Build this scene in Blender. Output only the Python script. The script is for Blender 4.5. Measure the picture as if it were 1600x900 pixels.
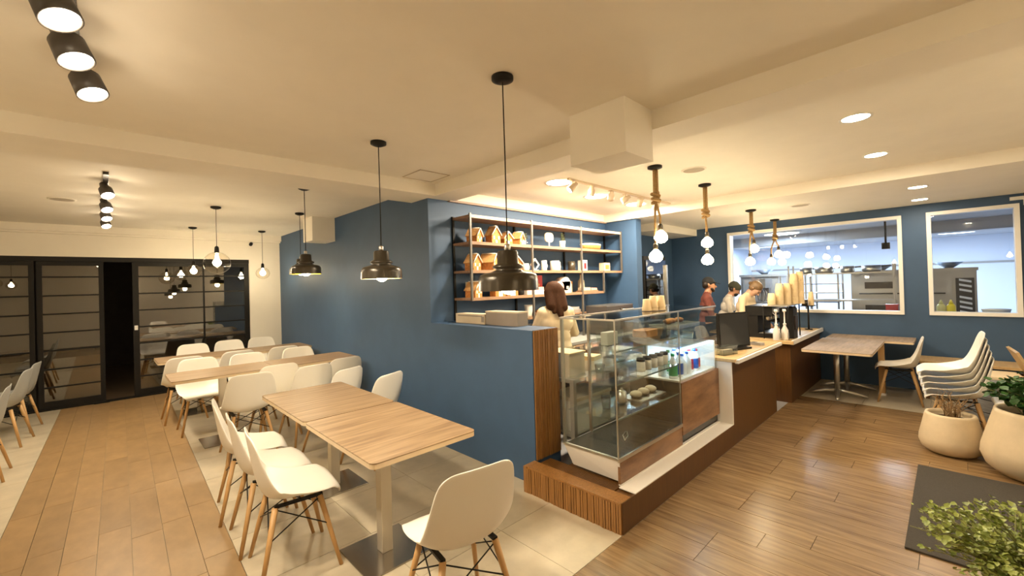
import bpy, bmesh, math, random
import numpy as np
from mathutils import Vector, Matrix
R = math.radians
scene = bpy.context.scene
for o in list(bpy.data.objects): bpy.data.objects.remove(o)
COL = scene.collection

# ------------------------------------------------------------------ camera
def rotm(y, p, r):
    s, c = math.sin, math.cos
    Ry = np.array([[c(y),0,s(y)],[0,1,0],[-s(y),0,c(y)]])
    Rx = np.array([[1,0,0],[0,c(p),-s(p)],[0,s(p),c(p)]])
    Rz = np.array([[c(r),-s(r),0],[s(r),c(r),0],[0,0,1]])
    return Rz @ Rx @ Ry
Rm = rotm(-.76818, -.008, -.0291)
def w2b(v): return (v[0], v[2], -v[1])            # solver axes (x, down, forward) -> Blender
ax = [w2b(Rm.T @ np.array(a, float)) for a in ((1,0,0), (0,-1,0), (0,0,-1))]
cd = bpy.data.cameras.new('camera'); cam = bpy.data.objects.new('camera', cd); COL.objects.link(cam)
M4 = Matrix.Identity(4)
for j in range(3):
    for i in range(3): M4[i][j] = ax[j][i]
M4.translation = (0, 0, 1.6)
cam.matrix_world = M4
cd.sensor_width = 36; cd.lens = 661.139/1600*36; cd.shift_y = -10.17/1600; cd.clip_start = .05
scene.camera = cam

# ------------------------------------------------------------------ world, exposure, light helpers
wd = bpy.data.worlds.new('night'); scene.world = wd; wd.use_nodes = True
wd.node_tree.nodes['Background'].inputs[0].default_value = (.035, .028, .02, 1)
wd.node_tree.nodes['Background'].inputs[1].default_value = .25
scene.view_settings.view_transform = 'Standard'; scene.view_settings.look = 'None'
scene.view_settings.gamma = 1; scene.view_settings.use_curve_mapping = False
scene.view_settings.exposure = 1.33
scene.cycles.max_bounces = 8; scene.cycles.diffuse_bounces = 4; scene.cycles.glossy_bounces = 4
scene.cycles.transparent_max_bounces = 24; scene.cycles.transmission_bounces = 6
scene.cycles.sample_clamp_indirect = 6; scene.cycles.caustics_reflective = False; scene.cycles.caustics_refractive = False
WARM = (1, .82, .58); COOL = (.78, .89, 1)
def lamp(kind, loc, power, color=WARM, size=.05, rot=None, **k):
    l = bpy.data.lights.new('light', kind); l.energy = power; l.color = color
    if kind == 'AREA': l.shape = 'DISK'; l.size = size
    else: l.shadow_soft_size = size
    for a, b in k.items(): setattr(l, a, b)
    o = bpy.data.objects.new('lamp_light', l); COL.objects.link(o); o.location = loc
    if rot: o.rotation_euler = rot
    return o

# ------------------------------------------------------------------ materials
def lin(c):
    return tuple(((v/255)/12.92 if v/255 <= .04045 else ((v/255+.055)/1.055)**2.4) for v in c)
MATS = {}
def mat(name, col, rough=.5, metal=0, noise=0, nscale=8, bump=0, stretch=None, col2=None, emit=None, rand=0, spec=None, coat=0, alpha=None):
    if name in MATS: return MATS[name]
    m = bpy.data.materials.new(name); m.use_nodes = True; MATS[name] = m
    nt = m.node_tree; N, L = nt.nodes, nt.links; b = N['Principled BSDF']
    b.inputs['Base Color'].default_value = (*col, 1); b.inputs['Roughness'].default_value = rough; b.inputs['Metallic'].default_value = metal
    if spec is not None: b.inputs['Specular IOR Level'].default_value = spec
    if coat: b.inputs['Coat Weight'].default_value = coat; b.inputs['Coat Roughness'].default_value = .12
    if emit: b.inputs['Emission Color'].default_value = (*emit[0], 1); b.inputs['Emission Strength'].default_value = emit[1]
    if noise or bump or rand:
        g = N.new('ShaderNodeNewGeometry'); mp = N.new('ShaderNodeMapping'); oi = N.new('ShaderNodeObjectInfo')
        mp.inputs['Scale'].default_value = stretch or (1,1,1)
        if rand:
            mu = N.new('ShaderNodeVectorMath'); mu.operation = 'MULTIPLY_ADD'
            cx = N.new('ShaderNodeCombineXYZ'); L.new(oi.outputs['Random'], cx.inputs[0]); L.new(oi.outputs['Random'], cx.inputs[1])
            L.new(cx.outputs[0], mu.inputs[0]); mu.inputs[1].default_value = (37, 53, 0); L.new(g.outputs['Position'], mu.inputs[2]); L.new(mu.outputs[0], mp.inputs[0])
        else: L.new(g.outputs['Position'], mp.inputs[0])
        nz = N.new('ShaderNodeTexNoise'); nz.inputs['Scale'].default_value = nscale; nz.inputs['Detail'].default_value = 5; nz.inputs['Roughness'].default_value = .6
        L.new(mp.outputs[0], nz.inputs['Vector'])
        cr = N.new('ShaderNodeMix'); cr.data_type = 'RGBA'
        c2 = col2 or tuple(v*(1-noise) for v in col)
        cr.inputs[6].default_value = (*c2, 1); cr.inputs[7].default_value = (*col, 1)
        rg = N.new('ShaderNodeMapRange'); rg.inputs[1].default_value = .32; rg.inputs[2].default_value = .68
        L.new(nz.outputs[0], rg.inputs[0]); L.new(rg.outputs[0], cr.inputs[0])
        out = cr.outputs[2]
        if rand:
            hv = N.new('ShaderNodeHueSaturation'); r2 = N.new('ShaderNodeMapRange'); r2.inputs[3].default_value = 1-rand; r2.inputs[4].default_value = 1+rand
            L.new(oi.outputs['Random'], r2.inputs[0]); L.new(r2.outputs[0], hv.inputs['Value']); L.new(out, hv.inputs['Color']); out = hv.outputs[0]
        L.new(out, b.inputs['Base Color'])
        if bump:
            bm_ = N.new('ShaderNodeBump'); bm_.inputs['Strength'].default_value = bump; bm_.inputs['Distance'].default_value = .01
            L.new(nz.outputs[0], bm_.inputs['Height']); L.new(bm_.outputs[0], b.inputs['Normal'])
    return m
def glass(name, tint=(1,1,1), refl=1.0, alpha_tint=1.0, rough=0.0):
    m = bpy.data.materials.new(name); m.use_nodes = True; MATS[name] = m
    nt = m.node_tree; N, L = nt.nodes, nt.links; N.remove(N['Principled BSDF'])
    t = N.new('ShaderNodeBsdfTransparent'); t.inputs[0].default_value = (*tint, 1)
    gl = N.new('ShaderNodeBsdfGlossy'); gl.inputs['Roughness'].default_value = rough
    lw = N.new('ShaderNodeLayerWeight'); lw.inputs[0].default_value = .5; pw = N.new('ShaderNodeMath'); pw.operation = 'POWER'; pw.inputs[1].default_value = 4.5; L.new(lw.outputs['Facing'], pw.inputs[0]); fr = N.new('ShaderNodeMath'); fr.operation = 'MULTIPLY_ADD'; fr.inputs[1].default_value = .94; fr.inputs[2].default_value = .045; L.new(pw.outputs[0], fr.inputs[0])
    mu = N.new('ShaderNodeMath'); mu.operation = 'MULTIPLY'; mu.inputs[1].default_value = refl; mu.use_clamp = True
    mx = N.new('ShaderNodeMixShader'); L.new(fr.outputs[0], mu.inputs[0]); L.new(mu.outputs[0], mx.inputs[0]); L.new(t.outputs[0], mx.inputs[1]); L.new(gl.outputs[0], mx.inputs[2])
    L.new(mx.outputs[0], N['Material Output'].inputs[0]); return m
def emis(name, col, s, base=(.8,.8,.8)): return mat(name, base, .4, emit=(col, s))

CREAM = mat('cream_paint', (.90,.85,.75), .75, noise=.04, nscale=3)
BLUE = mat('blue_paint', (.043,.094,.185), .55, noise=.10, nscale=4)
WHITE = mat('white_plastic', (.82,.79,.72), .32)
GREYPL = mat('grey_plastic', (.40,.41,.39), .4)
OAK = mat('oak_leg', (.56,.33,.13), .45, noise=.2, nscale=20, stretch=(1,1,.15))
BLACK = mat('black_metal', (.010,.009,.008), .5, spec=.25)
BRONZE = mat('dark_bronze', (.050,.040,.026), .28, metal=.35)
CHROME = mat('brushed_steel', (.62,.60,.56), .3, metal=1)
STEELT = mat('satin_leg_steel', (.60,.55,.46), .38, metal=.55)
PLATE = mat('base_plate_steel', (.34,.31,.27), .22, metal=.95)
PLANK = mat('floor_plank', (.325,.205,.092), .34, noise=.25, nscale=6, stretch=(1.6,.8,1), rand=.07, bump=.02)
PLANKR = mat('floor_plank_right', (.29,.185,.088), .27, noise=.5, nscale=5, stretch=(6,.45,1), rand=.08, col2=(.145,.085,.036))
TILE = mat('beige_tile', (.52,.45,.33), .32, noise=.22, nscale=4, rand=.05)
SLAB = mat('screed', (.36,.29,.19), .8, noise=.1)
TOP = mat('striped_oak_top', (.36,.25,.145), .42, noise=.38, nscale=4, stretch=(.5,8,1), col2=(.165,.10,.05), rand=.03)
TOPG = mat('weathered_top', (.34,.26,.20), .7, spec=.15, noise=.45, nscale=6, stretch=(.7,6,1), col2=(.24,.19,.15), rand=.05)
EDGE = mat('plywood_edge', (.58,.45,.29), .45)
BROWN = mat('brown_veneer', (.115,.048,.011), .38, noise=.3, nscale=9, stretch=(7,7,.3))
BATTEN = mat('oiled_batten', (.33,.155,.045), .4, noise=.35, nscale=14, stretch=(6,6,.5))
WALNUT = mat('walnut_panel', (.32,.17,.08), .38, noise=.55, nscale=3.2, stretch=(.9,1,3.2), col2=(.13,.062,.028))
WSTONE = mat('white_laminate', (.80,.76,.70), .35, noise=.03)
BEECH = mat('beech_worktop', (.62,.42,.20), .35, noise=.2, nscale=7, stretch=(.6,6,1))
SHELFW = mat('shelf_wood', (.34,.20,.115), .45, noise=.35, nscale=9, stretch=(.5,6,1))
POSTM = mat('shelf_post', (.13,.115,.10), .4, metal=.3)
DARKTRAY = mat('dark_tray', (.030,.026,.020), .25)
FRAMEW = mat('white_frame', (.82,.80,.76), .4)
GLASS = glass('clear_glass', (.94,.965,.955), 1.0)
GLASSW = glass('window_glass', (.95,.97,.98), .9)
GLASSD = glass('door_glass', (.62,.60,.55), 4.2)
GLOBE = glass('globe_glass', (.97,.95,.90), .7)
ACRYL = glass('acrylic', (.80,.83,.82), 1.6, rough=.08)
BULB = emis('bulb_glow', (1,.80,.48), 26)
BULBW = emis('bulb_glow_soft', (1,.85,.55), 14)
LENS = emis('spot_lens', (1,.88,.66), 30)
DOWN = emis('downlight_glow', (1,.86,.62), 22)
COOLGLOW = emis('cool_panel', (.80,.92,1), 4)
LED = emis('fridge_led', (.62,.86,1), 4)
YELLOW = mat('yellow_inner', (.75,.55,.04), .5)
ROPE = mat('hemp_rope', (.42,.26,.10), .85, noise=.4, nscale=90, bump=.4)
SKIN = mat('skin_warm', (.52,.27,.16), .5); SKINL = mat('skin_light', (.62,.38,.26), .5)
HAIRD = mat('hair_dark', (.022,.012,.007), .5, noise=.3, nscale=40); HAIRB = mat('hair_brown', (.060,.023,.009), .75, spec=.15, noise=.5, nscale=50, stretch=(3,3,.3)); HAIRG = mat('hair_light', (.22,.13,.06), .5, noise=.4, nscale=40)
REDC = mat('maroon_cotton', (.16,.040,.028), .85, noise=.2, nscale=30)
CREAMC = mat('cream_cotton', (.74,.60,.40), .85, noise=.08, nscale=25); WHITEC = mat('white_cotton', (.72,.66,.58), .85, noise=.08, nscale=25)
NAVY = mat('navy_trousers', (.02,.022,.035), .85); OLIVE = mat('olive_cap', (.05,.05,.028), .85); BLACKC = mat('black_cloth', (.010,.010,.011), .8)
EYE = mat('eye_dark', (.01,.008,.006), .3); LIP = mat('lip', (.33,.12,.09), .5)
POT = mat('cream_pot', (.62,.50,.33), .6, noise=.12, nscale=9, bump=.05)
SOIL = mat('soil', (.035,.02,.012), .95, noise=.4, nscale=60)
LEAFA = mat('leaf_light', (.44,.50,.12), .42, noise=.4, nscale=22, rand=.4, col2=(.20,.27,.05)); LEAFB = mat('leaf_dark', (.05,.15,.03), .4, noise=.4, nscale=20, rand=.3)
TWIG = mat('dry_twig', (.27,.17,.08), .8); STEM = mat('green_stem', (.20,.20,.06), .7)
MATM = mat('coir_mat', (.050,.042,.032), .95, noise=.3, nscale=120, bump=.3)
CARD = mat('cup_paper', (.74,.57,.33), .7); CARDBOX = mat('beige_card', (.62,.52,.38), .7, noise=.08); GREYBOX = mat('taupe_card', (.30,.25,.21), .7, noise=.08)
GINGER = mat('gingerbread', (.62,.25,.06), .7, noise=.45, nscale=45); ICING = mat('white_icing', (.85,.78,.68), .5)
REDBOX = mat('red_box', (.42,.015,.02), .4); PINK = mat('pink_paper', (.70,.36,.30), .6); GOLD = mat('gold_print', (.6,.35,.1), .4)
KWALL = mat('kitchen_wall', (.68,.74,.86), .5); KFLOOR = mat('kitchen_floor', (.35,.35,.36), .4); KCEIL = mat('kitchen_ceiling', (.42,.44,.48), .6)
KSTEEL = mat('kitchen_steel', (.46,.43,.39), .42, metal=.6); OVGLASS = mat('oven_glass', (.05,.04,.035), .1); GREYM = mat('grey_enamel', (.35,.34,.33), .4)
CANB = mat('blue_print', (.03,.12,.55), .4); CANG = mat('green_print', (.03,.35,.12), .4); CANR = mat('red_print', (.55,.04,.06), .4); CANW = mat('white_print', (.85,.88,.9), .35)
GREYT = mat('grey_planks', (.20,.20,.20), .6, noise=.5, nscale=7, stretch=(1,.5,6), rand=.1)
EXT = mat('night_render', (.06,.045,.032), .8, noise=.3, nscale=3); EXTF = mat('terrace_paving', (.16,.11,.065), .45, noise=.3, nscale=5)

# ------------------------------------------------------------------ mesh builder
class MB:
    def __init__(s): s.v=[]; s.f=[]; s.m=[]; s.sm=[]
    def add(s, vs, fs, mi=0, smooth=False):
        n=len(s.v); s.v+= [tuple(v) for v in vs]; s.f+= [tuple(i+n for i in f) for f in fs]; s.m+=[mi]*len(fs); s.sm+=[smooth]*len(fs); return s
    def box(s, x0,x1,y0,y1,z0,z1, mi=0, M=None):
        vs=[(x,y,z) for x in (x0,x1) for y in (y0,y1) for z in (z0,z1)]
        if M is not None: vs=[M@Vector(v) for v in vs]
        return s.add(vs, [(0,1,3,2),(4,6,7,5),(0,4,5,1),(2,3,7,6),(0,2,6,4),(1,5,7,3)], mi)
    def lathe(s, prof, c=(0,0,0), n=24, mi=0, smooth=True, M=None, caps=True):
        vs=[]; fs=[]
        for r,z in prof:
            for k in range(n):
                a=2*math.pi*k/n; vs.append((c[0]+r*math.cos(a), c[1]+r*math.sin(a), c[2]+z))
        for i in range(len(prof)-1):
            for k in range(n):
                k2=(k+1)%n; fs.append((i*n+k, i*n+k2, (i+1)*n+k2, (i+1)*n+k))
        if caps:
            fs.append(tuple(range(n))[::-1]); fs.append(tuple((len(prof)-1)*n+k for k in range(n)))
        if M is not None: vs=[M@Vector(v) for v in vs]
        return s.add(vs, fs, mi, smooth)
    def cyl(s, a, b, r, r2=None, n=12, mi=0):
        a=Vector(a); b=Vector(b); d=(b-a); q=d.to_track_quat('Z','Y').to_matrix().to_4x4(); q.translation=a
        return s.lathe([(r,0),(r if r2 is None else r2, d.length)], n=n, mi=mi, M=q)
    def tube(s, pts, r, n=8, mi=0):
        pts=[Vector(p) for p in pts]; vs=[]; fs=[]; up=Vector((0,0,1))
        t0=(pts[1]-pts[0]).normalized(); nrm=t0.orthogonal().normalized()
        for i,p in enumerate(pts):
            t=(pts[min(i+1,len(pts)-1)]-pts[max(i-1,0)]).normalized()
            nrm=(nrm-t*nrm.dot(t)).normalized(); bn=t.cross(nrm); rr=r[i] if isinstance(r,(list,tuple)) else r
            for k in range(n):
                a=2*math.pi*k/n; vs.append(p+nrm*(rr*math.cos(a))+bn*(rr*math.sin(a)))
        for i in range(len(pts)-1):
            for k in range(n): fs.append((i*n+k,i*n+(k+1)%n,(i+1)*n+(k+1)%n,(i+1)*n+k))
        fs.append(tuple(range(n))[::-1]); fs.append(tuple((len(pts)-1)*n+k for k in range(n)))
        return s.add(vs,fs,mi,True)
    def sphere(s, c, r, n=16, mi=0, sz=1):
        m=n//2; return s.lathe([(max(r*math.sin(math.pi*i/m),1e-4), -r*sz*math.cos(math.pi*i/m)) for i in range(m+1)], c, n, mi, True, caps=False)
    def prism(s, poly, z0, z1, mi=0, M=None):      # poly in XY, extruded in Z
        n=len(poly); vs=[(x,y,z0) for x,y in poly]+[(x,y,z1) for x,y in poly]
        if M is not None: vs=[M@Vector(v) for v in vs]
        return s.add(vs, [tuple(range(n))[::-1], tuple(range(n,2*n))]+[(k,(k+1)%n,n+(k+1)%n,n+k) for k in range(n)], mi)
    def mesh(s, name, mats):
        me=bpy.data.meshes.new(name); me.from_pydata(s.v,[],s.f)
        for m in (mats if isinstance(mats,(list,tuple)) else [mats]): me.materials.append(m)
        me.polygons.foreach_set('material_index', s.m); me.polygons.foreach_set('use_smooth', s.sm)
        bm=bmesh.new(); bm.from_mesh(me); bmesh.ops.recalc_face_normals(bm, faces=bm.faces); bm.to_mesh(me); bm.free()
        me.update(); return me
    def build(s, name, mats, parent=None, loc=None, rz=0, bevel=0):
        return link(name, s.mesh(name,mats), parent, loc, rz, bevel)
def link(name, me, parent=None, loc=None, rz=0, bevel=0):
    o=bpy.data.objects.new(name, me); COL.objects.link(o)
    if parent: o.parent=parent
    if loc: o.location=loc
    if rz: o.rotation_euler=(0,0,rz)
    if bevel:
        b=o.modifiers.new('bevel','BEVEL'); b.width=bevel; b.segments=2; b.limit_method='ANGLE'
    return o
def box(*a): return MB().box(*a)
def tag(o, label, cat, group=None, kind=None):
    o['label']=label; o['category']=cat
    if group: o['group']=group
    if kind: o['kind']=kind
    return o
def thing(name, label, cat, loc=(0,0,0), rz=0, group=None):
    o=bpy.data.objects.new(name,None); COL.objects.link(o); o.location=loc; o.rotation_euler=(0,0,rz); o.empty_display_size=.1
    return tag(o,label,cat,group)
def struct(name, mb, mats, parent=None, bevel=0):
    o=mb.build(name,mats,parent,bevel=bevel)
    if not parent: o['kind']='structure'
    return o
def clone(root, loc, rz, label, group=None):
    kids={}
    for o in ALLKIDS(root): kids.setdefault(o.parent,[]).append(o)
    r=root.copy(); COL.objects.link(r); r.location=loc; r.rotation_euler=(0,0,rz); r['label']=label
    if group: r['group']=group
    for ch in kids.get(root,[]):
        c=ch.copy(); COL.objects.link(c); c.parent=r
        for g in kids.get(ch,[]):
            d=g.copy(); COL.objects.link(d); d.parent=c
    return r
def ALLKIDS(root):
    out=list(root.children)
    for c in root.children: out+=list(c.children)
    return out
rnd=random.Random(7)

# ------------------------------------------------------------------ structure: floor
HC=2.65; HB=2.53; WX=2.445; DY=8.93; XW=8.0; SY=3.76; YF=-1.6; XL=-3.0
floor=struct('floor', box(XL-.2,XW,YF-.2,DY,-.08,-.012), SLAB)
def wr(y): return .485+.0265*y                        # right edge of the plank walkway
def wl(y): return -.575+.0125*y
pk=box(-.5,.5,-.5,.5,-.012,0).mesh('plank',PLANK); pkr=box(-.5,.5,-.5,.5,-.012,0).mesh('plank',PLANKR); tl=box(-.5,.5,-.5,.5,-.012,0).mesh('tile',TILE)
def piece(me,name,x0,x1,y0,y1,g=.0015):
    o=link(name,me,floor); o.location=((x0+x1)/2,(y0+y1)/2,0); o.scale=(x1-x0-2*g,y1-y0-2*g,1); return o
# walkway: 7 columns following its slightly flaring edges
for c in range(7):
    y=1.475-rnd.random()*.5
    while y<DY:
        y1=min(y+.86,DY); ya=max(y,1.475)
        if y1-ya>.05:
            P=[]
            for yy in (ya+.0015,y1-.0015):
                a,b=wl(yy),wr(yy); w=(b-a)/7; P.append((a+w*c+.0015,a+w*(c+1)-.0015,yy))
            m=MB().prism([(P[0][0],P[0][2]),(P[0][1],P[0][2]),(P[1][1],P[1][2]),(P[1][0],P[1][2])],-.012,0)
            m.build('plank',PLANK,floor)
        y=y1
# planks across the front / right half run along Y too
x=XL; i=0
while x<6.7:
    x1=min(x+.186,6.7); off=(.61,1.06,.16,.84)[i%4]-.9*5
    y=off
    while y<1.475:
        a=max(y,YF); b=min(y+.9,1.475)
        if b-a>.04 and (x1>.2 or b>0): piece(pkr,'plank',x,x1,a,b)
        y+=.9
    x=x1; i+=1
# beige tiles: dining strips left and right of the walkway, strip by the kitchen windows
T=.6
y=1.475
while y<DY:
    y1=min(y+T,DY); a,a2=wr(y),wr(y1)
    xs=[1.235,1.84,WX+.02]
    m=MB().prism([(a+.0015,y+.0015),(xs[0]-.0015,y+.0015),(xs[0]-.0015,y1-.0015),(a2+.0015,y1-.0015)],-.012,0); m.build('tile',TILE,floor)
    for p,q in zip(xs,xs[1:]): piece(tl,'tile',p,q,y,y1)
    b,b2=wl(y),wl(y1); xs=[-1.18,-1.78,-2.38,-3]
    m=MB().prism([(xs[0]+.0015,y+.0015),(b-.0015,y+.0015),(b2-.0015,y1-.0015),(xs[0]+.0015,y1-.0015)],-.012,0); m.build('tile',TILE,floor)
    for p,q in zip(xs,xs[1:]): piece(tl,'tile',q,p,y,y1)
    y=y1
for k in range(2):
    y=YF
    while y<1.475:
        y1=min(y+T,1.475); piece(tl,'tile',6.7+.65*k,6.7+.65*(k+1),y,y1); y=y1
struct('floor_bar', box(WX,XW,1.475,SY,-.012,0), KFLOOR)

# ------------------------------------------------------------------ structure: ceiling, beams, walls
struct('ceiling', box(XL-.2,XW,YF-.2,DY,HC,HC+.1), CREAM)
struct('ceiling_beam', box(WX,2.76,YF,SY,HB,HC), CREAM)
struct('ceiling_beam', box(XL,WX,3.62,4.08,HB,HC), CREAM)
struct('ceiling_beam', box(5.65,XW,YF,SY,HB,HC), CREAM)
struct('ceiling_beam', box(6.4,XW,3.27,SY,2.41,HB), CREAM)
struct('ceiling_column', box(2.13,WX,1.25,1.64,2.335,HC), CREAM)
struct('ceiling_column', box(2.13,WX,6.22,6.60,2.31,HC), CREAM)
struct('wall_blue', box(WX,2.78,SY,DY+.2,0,HC), BLUE)
LOWW=struct('wall_low', box(WX,2.755,2.32,SY,0,1.23), BLUE)
struct('wall_shelf', box(2.78,XW+.1,SY,SY+.15,0,HB-.01), BLUE)
struct('wall_cove', box(2.76,5.65,SY-.02,SY+.15,HB+.012,HC), CREAM)
struct('trim_1', box(2.70,5.72,SY-.035,SY+.0,HB-.012,HB+.012), mat('trim_wood',(.36,.26,.20),.5))
struct('wall_pier', box(5.70,5.85,3.22,SY,0,HB), BLUE)
struct('trim_2', box(XL,WX,8.80,DY,HC-.10,HC), CREAM)
struct('trim_3', box(XL,WX,8.86,DY,HC-.125,HC-.10), CREAM)
m=box(XL,WX,DY,DY+.2,2.2,HC); m.box(1.93,WX,DY,DY+.2,0,2.2); struct('wall_door', m, CREAM)
struct('wall_left', box(XL-.2,XL,YF-.2,DY+.2,0,HC), CREAM)
struct('wall_back', box(XL,XW,YF-.2,YF,0,HC), CREAM)
# window wall with two openings
W1=(.45,2.73,1.03,2.405); W2=(-.605,.205,1.03,2.41)
m=MB()
for a,b,c,d in ((YF,W2[0],0,HC),(W2[1],W1[0],0,HC),(W1[1],SY,0,HC),(W2[0],W2[1],0,W2[2]),(W1[0],W1[1],0,W1[2]),(W2[0],W2[1],W2[3],HC),(W1[0],W1[1],W1[3],HC)):
    m.box(XW,XW+.12,a,b,c,d)
struct('wall_kitchen', m, BLUE)
struct('trim_4', box(XW-.02,XW,-.72,-.64,0,HB), mat('brown_trim',(.05,.03,.02),.5))
for n,(a,b,c,d) in enumerate((W1,W2)):
    t=.045; fr=MB()
    fr.box(XW-.03,XW+.13,a,a+t,c,d); fr.box(XW-.03,XW+.13,b-t,b,c,d); fr.box(XW-.03,XW+.13,a+t,b-t,c,c+t); fr.box(XW-.03,XW+.13,a+t,b-t,d-t,d)
    w=struct('window_%d'%(n+1), fr, FRAMEW)
    box(XW+.05,XW+.06,a+t,b-t,c+t,d-t).build('pane',GLASSW,w)
# outside terrace
struct('ground_terrace', box(-6,6,DY,14,-.1,-.02), EXTF)
struct('wall_terrace', box(-6,6,13.6,13.8,-.1,3.2), EXT)

# entrance: black steel framed glazing
RAILS=(.32,.58,.845,1.105,1.37,1.635,1.905)
def leaf(name,x0,x1,mull,y=DY+.03,stile=.055):
    f=MB()
    f.box(x0,x0+stile,y,y+.05,.02,2.13); f.box(x1-stile,x1,y,y+.05,.02,2.13); f.box(x0+stile,x1-stile,y,y+.05,.02,.12); f.box(x0+stile,x1-stile,y,y+.05,2.07,2.13)
    d=struct(name,f,BLACK)
    xs=[x0+stile]+list(mull)+[x1-stile]; zs=[.12]+list(RAILS)+[2.07]
    for q in mull: box(q-.012,q+.012,y+.008,y+.042,.12,2.07).build('mullion',BLACK,d)
    for z in RAILS: box(x0+stile,x1-stile,y+.008,y+.042,z-.011,z+.011).build('rail',BLACK,d)
    for a,b in zip(xs,xs[1:]):
        for c,e in zip(zs,zs[1:]): box(a,b,y+.022,y+.028,c,e).build('pane',GLASSD,d)
    return d
d1=leaf('door_1',-.68,.005,[]); d2=leaf('door_2',.33,1.93,[1.25],stile=.075); d3=leaf('door_3',-2.98,-.70,[-1.9,-1.2])
box(.345,.385,DY+.012,DY+.03,1.06,1.13).build('lock_plate',FRAMEW,d2)
struct('trim_5', box(XL,1.93,DY+.0,DY+.1,2.13,2.2), BLACK)
struct('trim_6', box(XL,1.93,DY+.0,DY+.1,-.005,.02), BLACK)

# ------------------------------------------------------------------ bar: counter, cladding, display case
c=thing('service_counter','brown veneer counter with beech top and white end, right of the display case','counter',(WX,1.475,0))
def rel(o,ox,oy): o.location=(-ox,-oy,0); return o
ox,oy=WX,1.475
pl=thing('counter_plinth','low slatted brown plinth with a white ledge carrying the glass display case','plinth',(WX,1.475,0))
m=box(2.335,4.33,1.495,2.10,0,.185); rel(m.build('plinth',BROWN,pl),ox,oy)
m=box(4.33,5.76,1.475,2.15,0,.80); rel(m.build('cabinet',BROWN,c),ox,oy)
m=box(2.335,4.33,1.475,1.495,0,.197); rel(m.build('front_panel',BROWN,pl),ox,oy)
m=box(2.50,4.33,1.475,1.60,.197,.204); rel(m.build('white_ledge',WSTONE,pl),ox,oy)
m=box(4.315,4.33,1.475,1.62,.204,.82); rel(m.build('white_return',WSTONE,c),ox,oy)
m=box(4.30,5.80,1.44,2.18,.80,.83); rel(m.build('worktop',BEECH,c,bevel=.003),ox,oy)
m=box(4.33,5.82,1.415,1.45,.785,.822); rel(m.build('worktop_lip',WSTONE,c,bevel=.003),ox,oy)
sl=MB(); k=0; y=1.48
while y<2.29:
    w=.012+.006*rnd.random(); dpt=.004+.008*rnd.random(); sl.box(2.335-dpt-.008,2.336,y,min(y+w,2.30),0,.186); y+=w+.004
o=rel(sl.build('slat_cladding',BATTEN,pl),ox,oy); o['kind']='stuff'
sl=MB(); x=2.325
while x<2.44:
    sl.box(x,x+.010,1.48,2.30,.185,.199); x+=.0135
o=rel(sl.build('slat_top',BATTEN,pl),ox,oy); o['kind']='stuff'
sl=MB(); x=2.445
while x<2.58:
    sl.box(x,x+.009,1.61,2.28,.185,.193); x+=.0135
o=rel(sl.build('recessed_mat',BROWN,pl),ox,oy); o['kind']='stuff'
sl=MB(); x=2.455
while x<2.75:
    w=.012+.008*rnd.random(); sl.box(x,min(x+w,2.754),2.318-.006-.008*rnd.random(),2.321,.2,1.228); x+=w+.004
o=rel(sl.build('end_cladding',BATTEN,LOWW),0,0); o['kind']='stuff'
rel(box(WX-.13,WX+.0,2.295,2.33,0,.2).build('corner_post',BATTEN,pl),ox,oy)

c2=thing('barista_counter','second shorter brown counter with white-edged top against the window wall','counter',(6.25,1.43,0))
box(0,1.74,0,.62,0,.755).build('cabinet',BROWN,c2)
box(-.05,1.745,-.03,.66,.755,.785).build('worktop',BEECH,c2,bevel=.003)
box(-.06,1.745,-.05,-.025,.745,.80).build('front_lip',WSTONE,c2,bevel=.003)
box(-.075,-.045,-.05,.66,.75,.793).build('side_lip',BEECH,c2,bevel=.003)

dc=thing('display_case','large glass pastry display case on the low slatted plinth','display case',(2.505,1.60,.2))
XA,XB,XC=0,.985,1.80; DP=.48; ZT=1.13
m=MB(); m.add([(.06,.012,.008),(.075,DP-.03,.008),(0,DP,.19),(0,0,.19),(.09,.012,.008),(.10,DP-.03,.008),(.02,DP,.19),(.02,0,.19)],[(0,1,2,3),(4,7,6,5),(0,3,7,4),(1,5,6,2),(0,4,5,1),(3,2,6,7)]); m.build('end_apron',WSTONE,dc)
box(.02,XB,.0,.02,.01,.165).build('front_apron',WALNUT,dc)
box(.02,XC,-.004,.018,.002,.012).build('kick_strip',WSTONE,dc)
box(XB,XC,-.006,.018,.09,.53).build('fridge_front',WALNUT,dc)
box(.03,XB-.005,.02,DP-.01,.165,.185).build('tray',DARKTRAY,dc)
box(XB,XC,.02,DP,.53,.545).build('fridge_deck',WSTONE,dc)
box(XB,XC,.02,DP,.02,.10).build('kick_box',DARKTRAY,dc)
box(XB+.002,XB+.012,.02,DP,.19,.53).build('divider',DARKTRAY,dc)
box(XB,XC,DP-.02,DP,.10,.53).build('fridge_back',DARKTRAY,dc)
box(XC-.02,XC,.02,DP,.53,.80).build('fridge_end',CANW,dc)
box(XB+.25,XC-.02,DP-.05,DP-.035,.545,.80).build('fridge_liner',CANW,dc)
box(XB+.05,XC-.03,.03,.05,.785,.80).build('led_strip',LED,dc)
lamp('AREA',(2.505+1.4,1.60+.16,.2+.78),1.5,(.6,.84,1),.25)
gp=[('end_pane',0,.006,0,DP,.19,ZT),('front_pane',.006,XB,0,.006,.19,ZT),('front_pane',XB+.004,XC,0,.006,.545,ZT),('top_pane',0,XC,0,DP,ZT,ZT+.008),('side_pane',XC-.006,XC,0,DP,.82,ZT),('back_pane',.35,XC,DP-.006,DP,.19,ZT)]
for n,*a in gp: box(*a).build(n,GLASS,dc)
for z in (.44,.68,.91): box(.02,XB-.01,.02,DP-.04,z,z+.006).build('glass_shelf',GLASS,dc)
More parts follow.
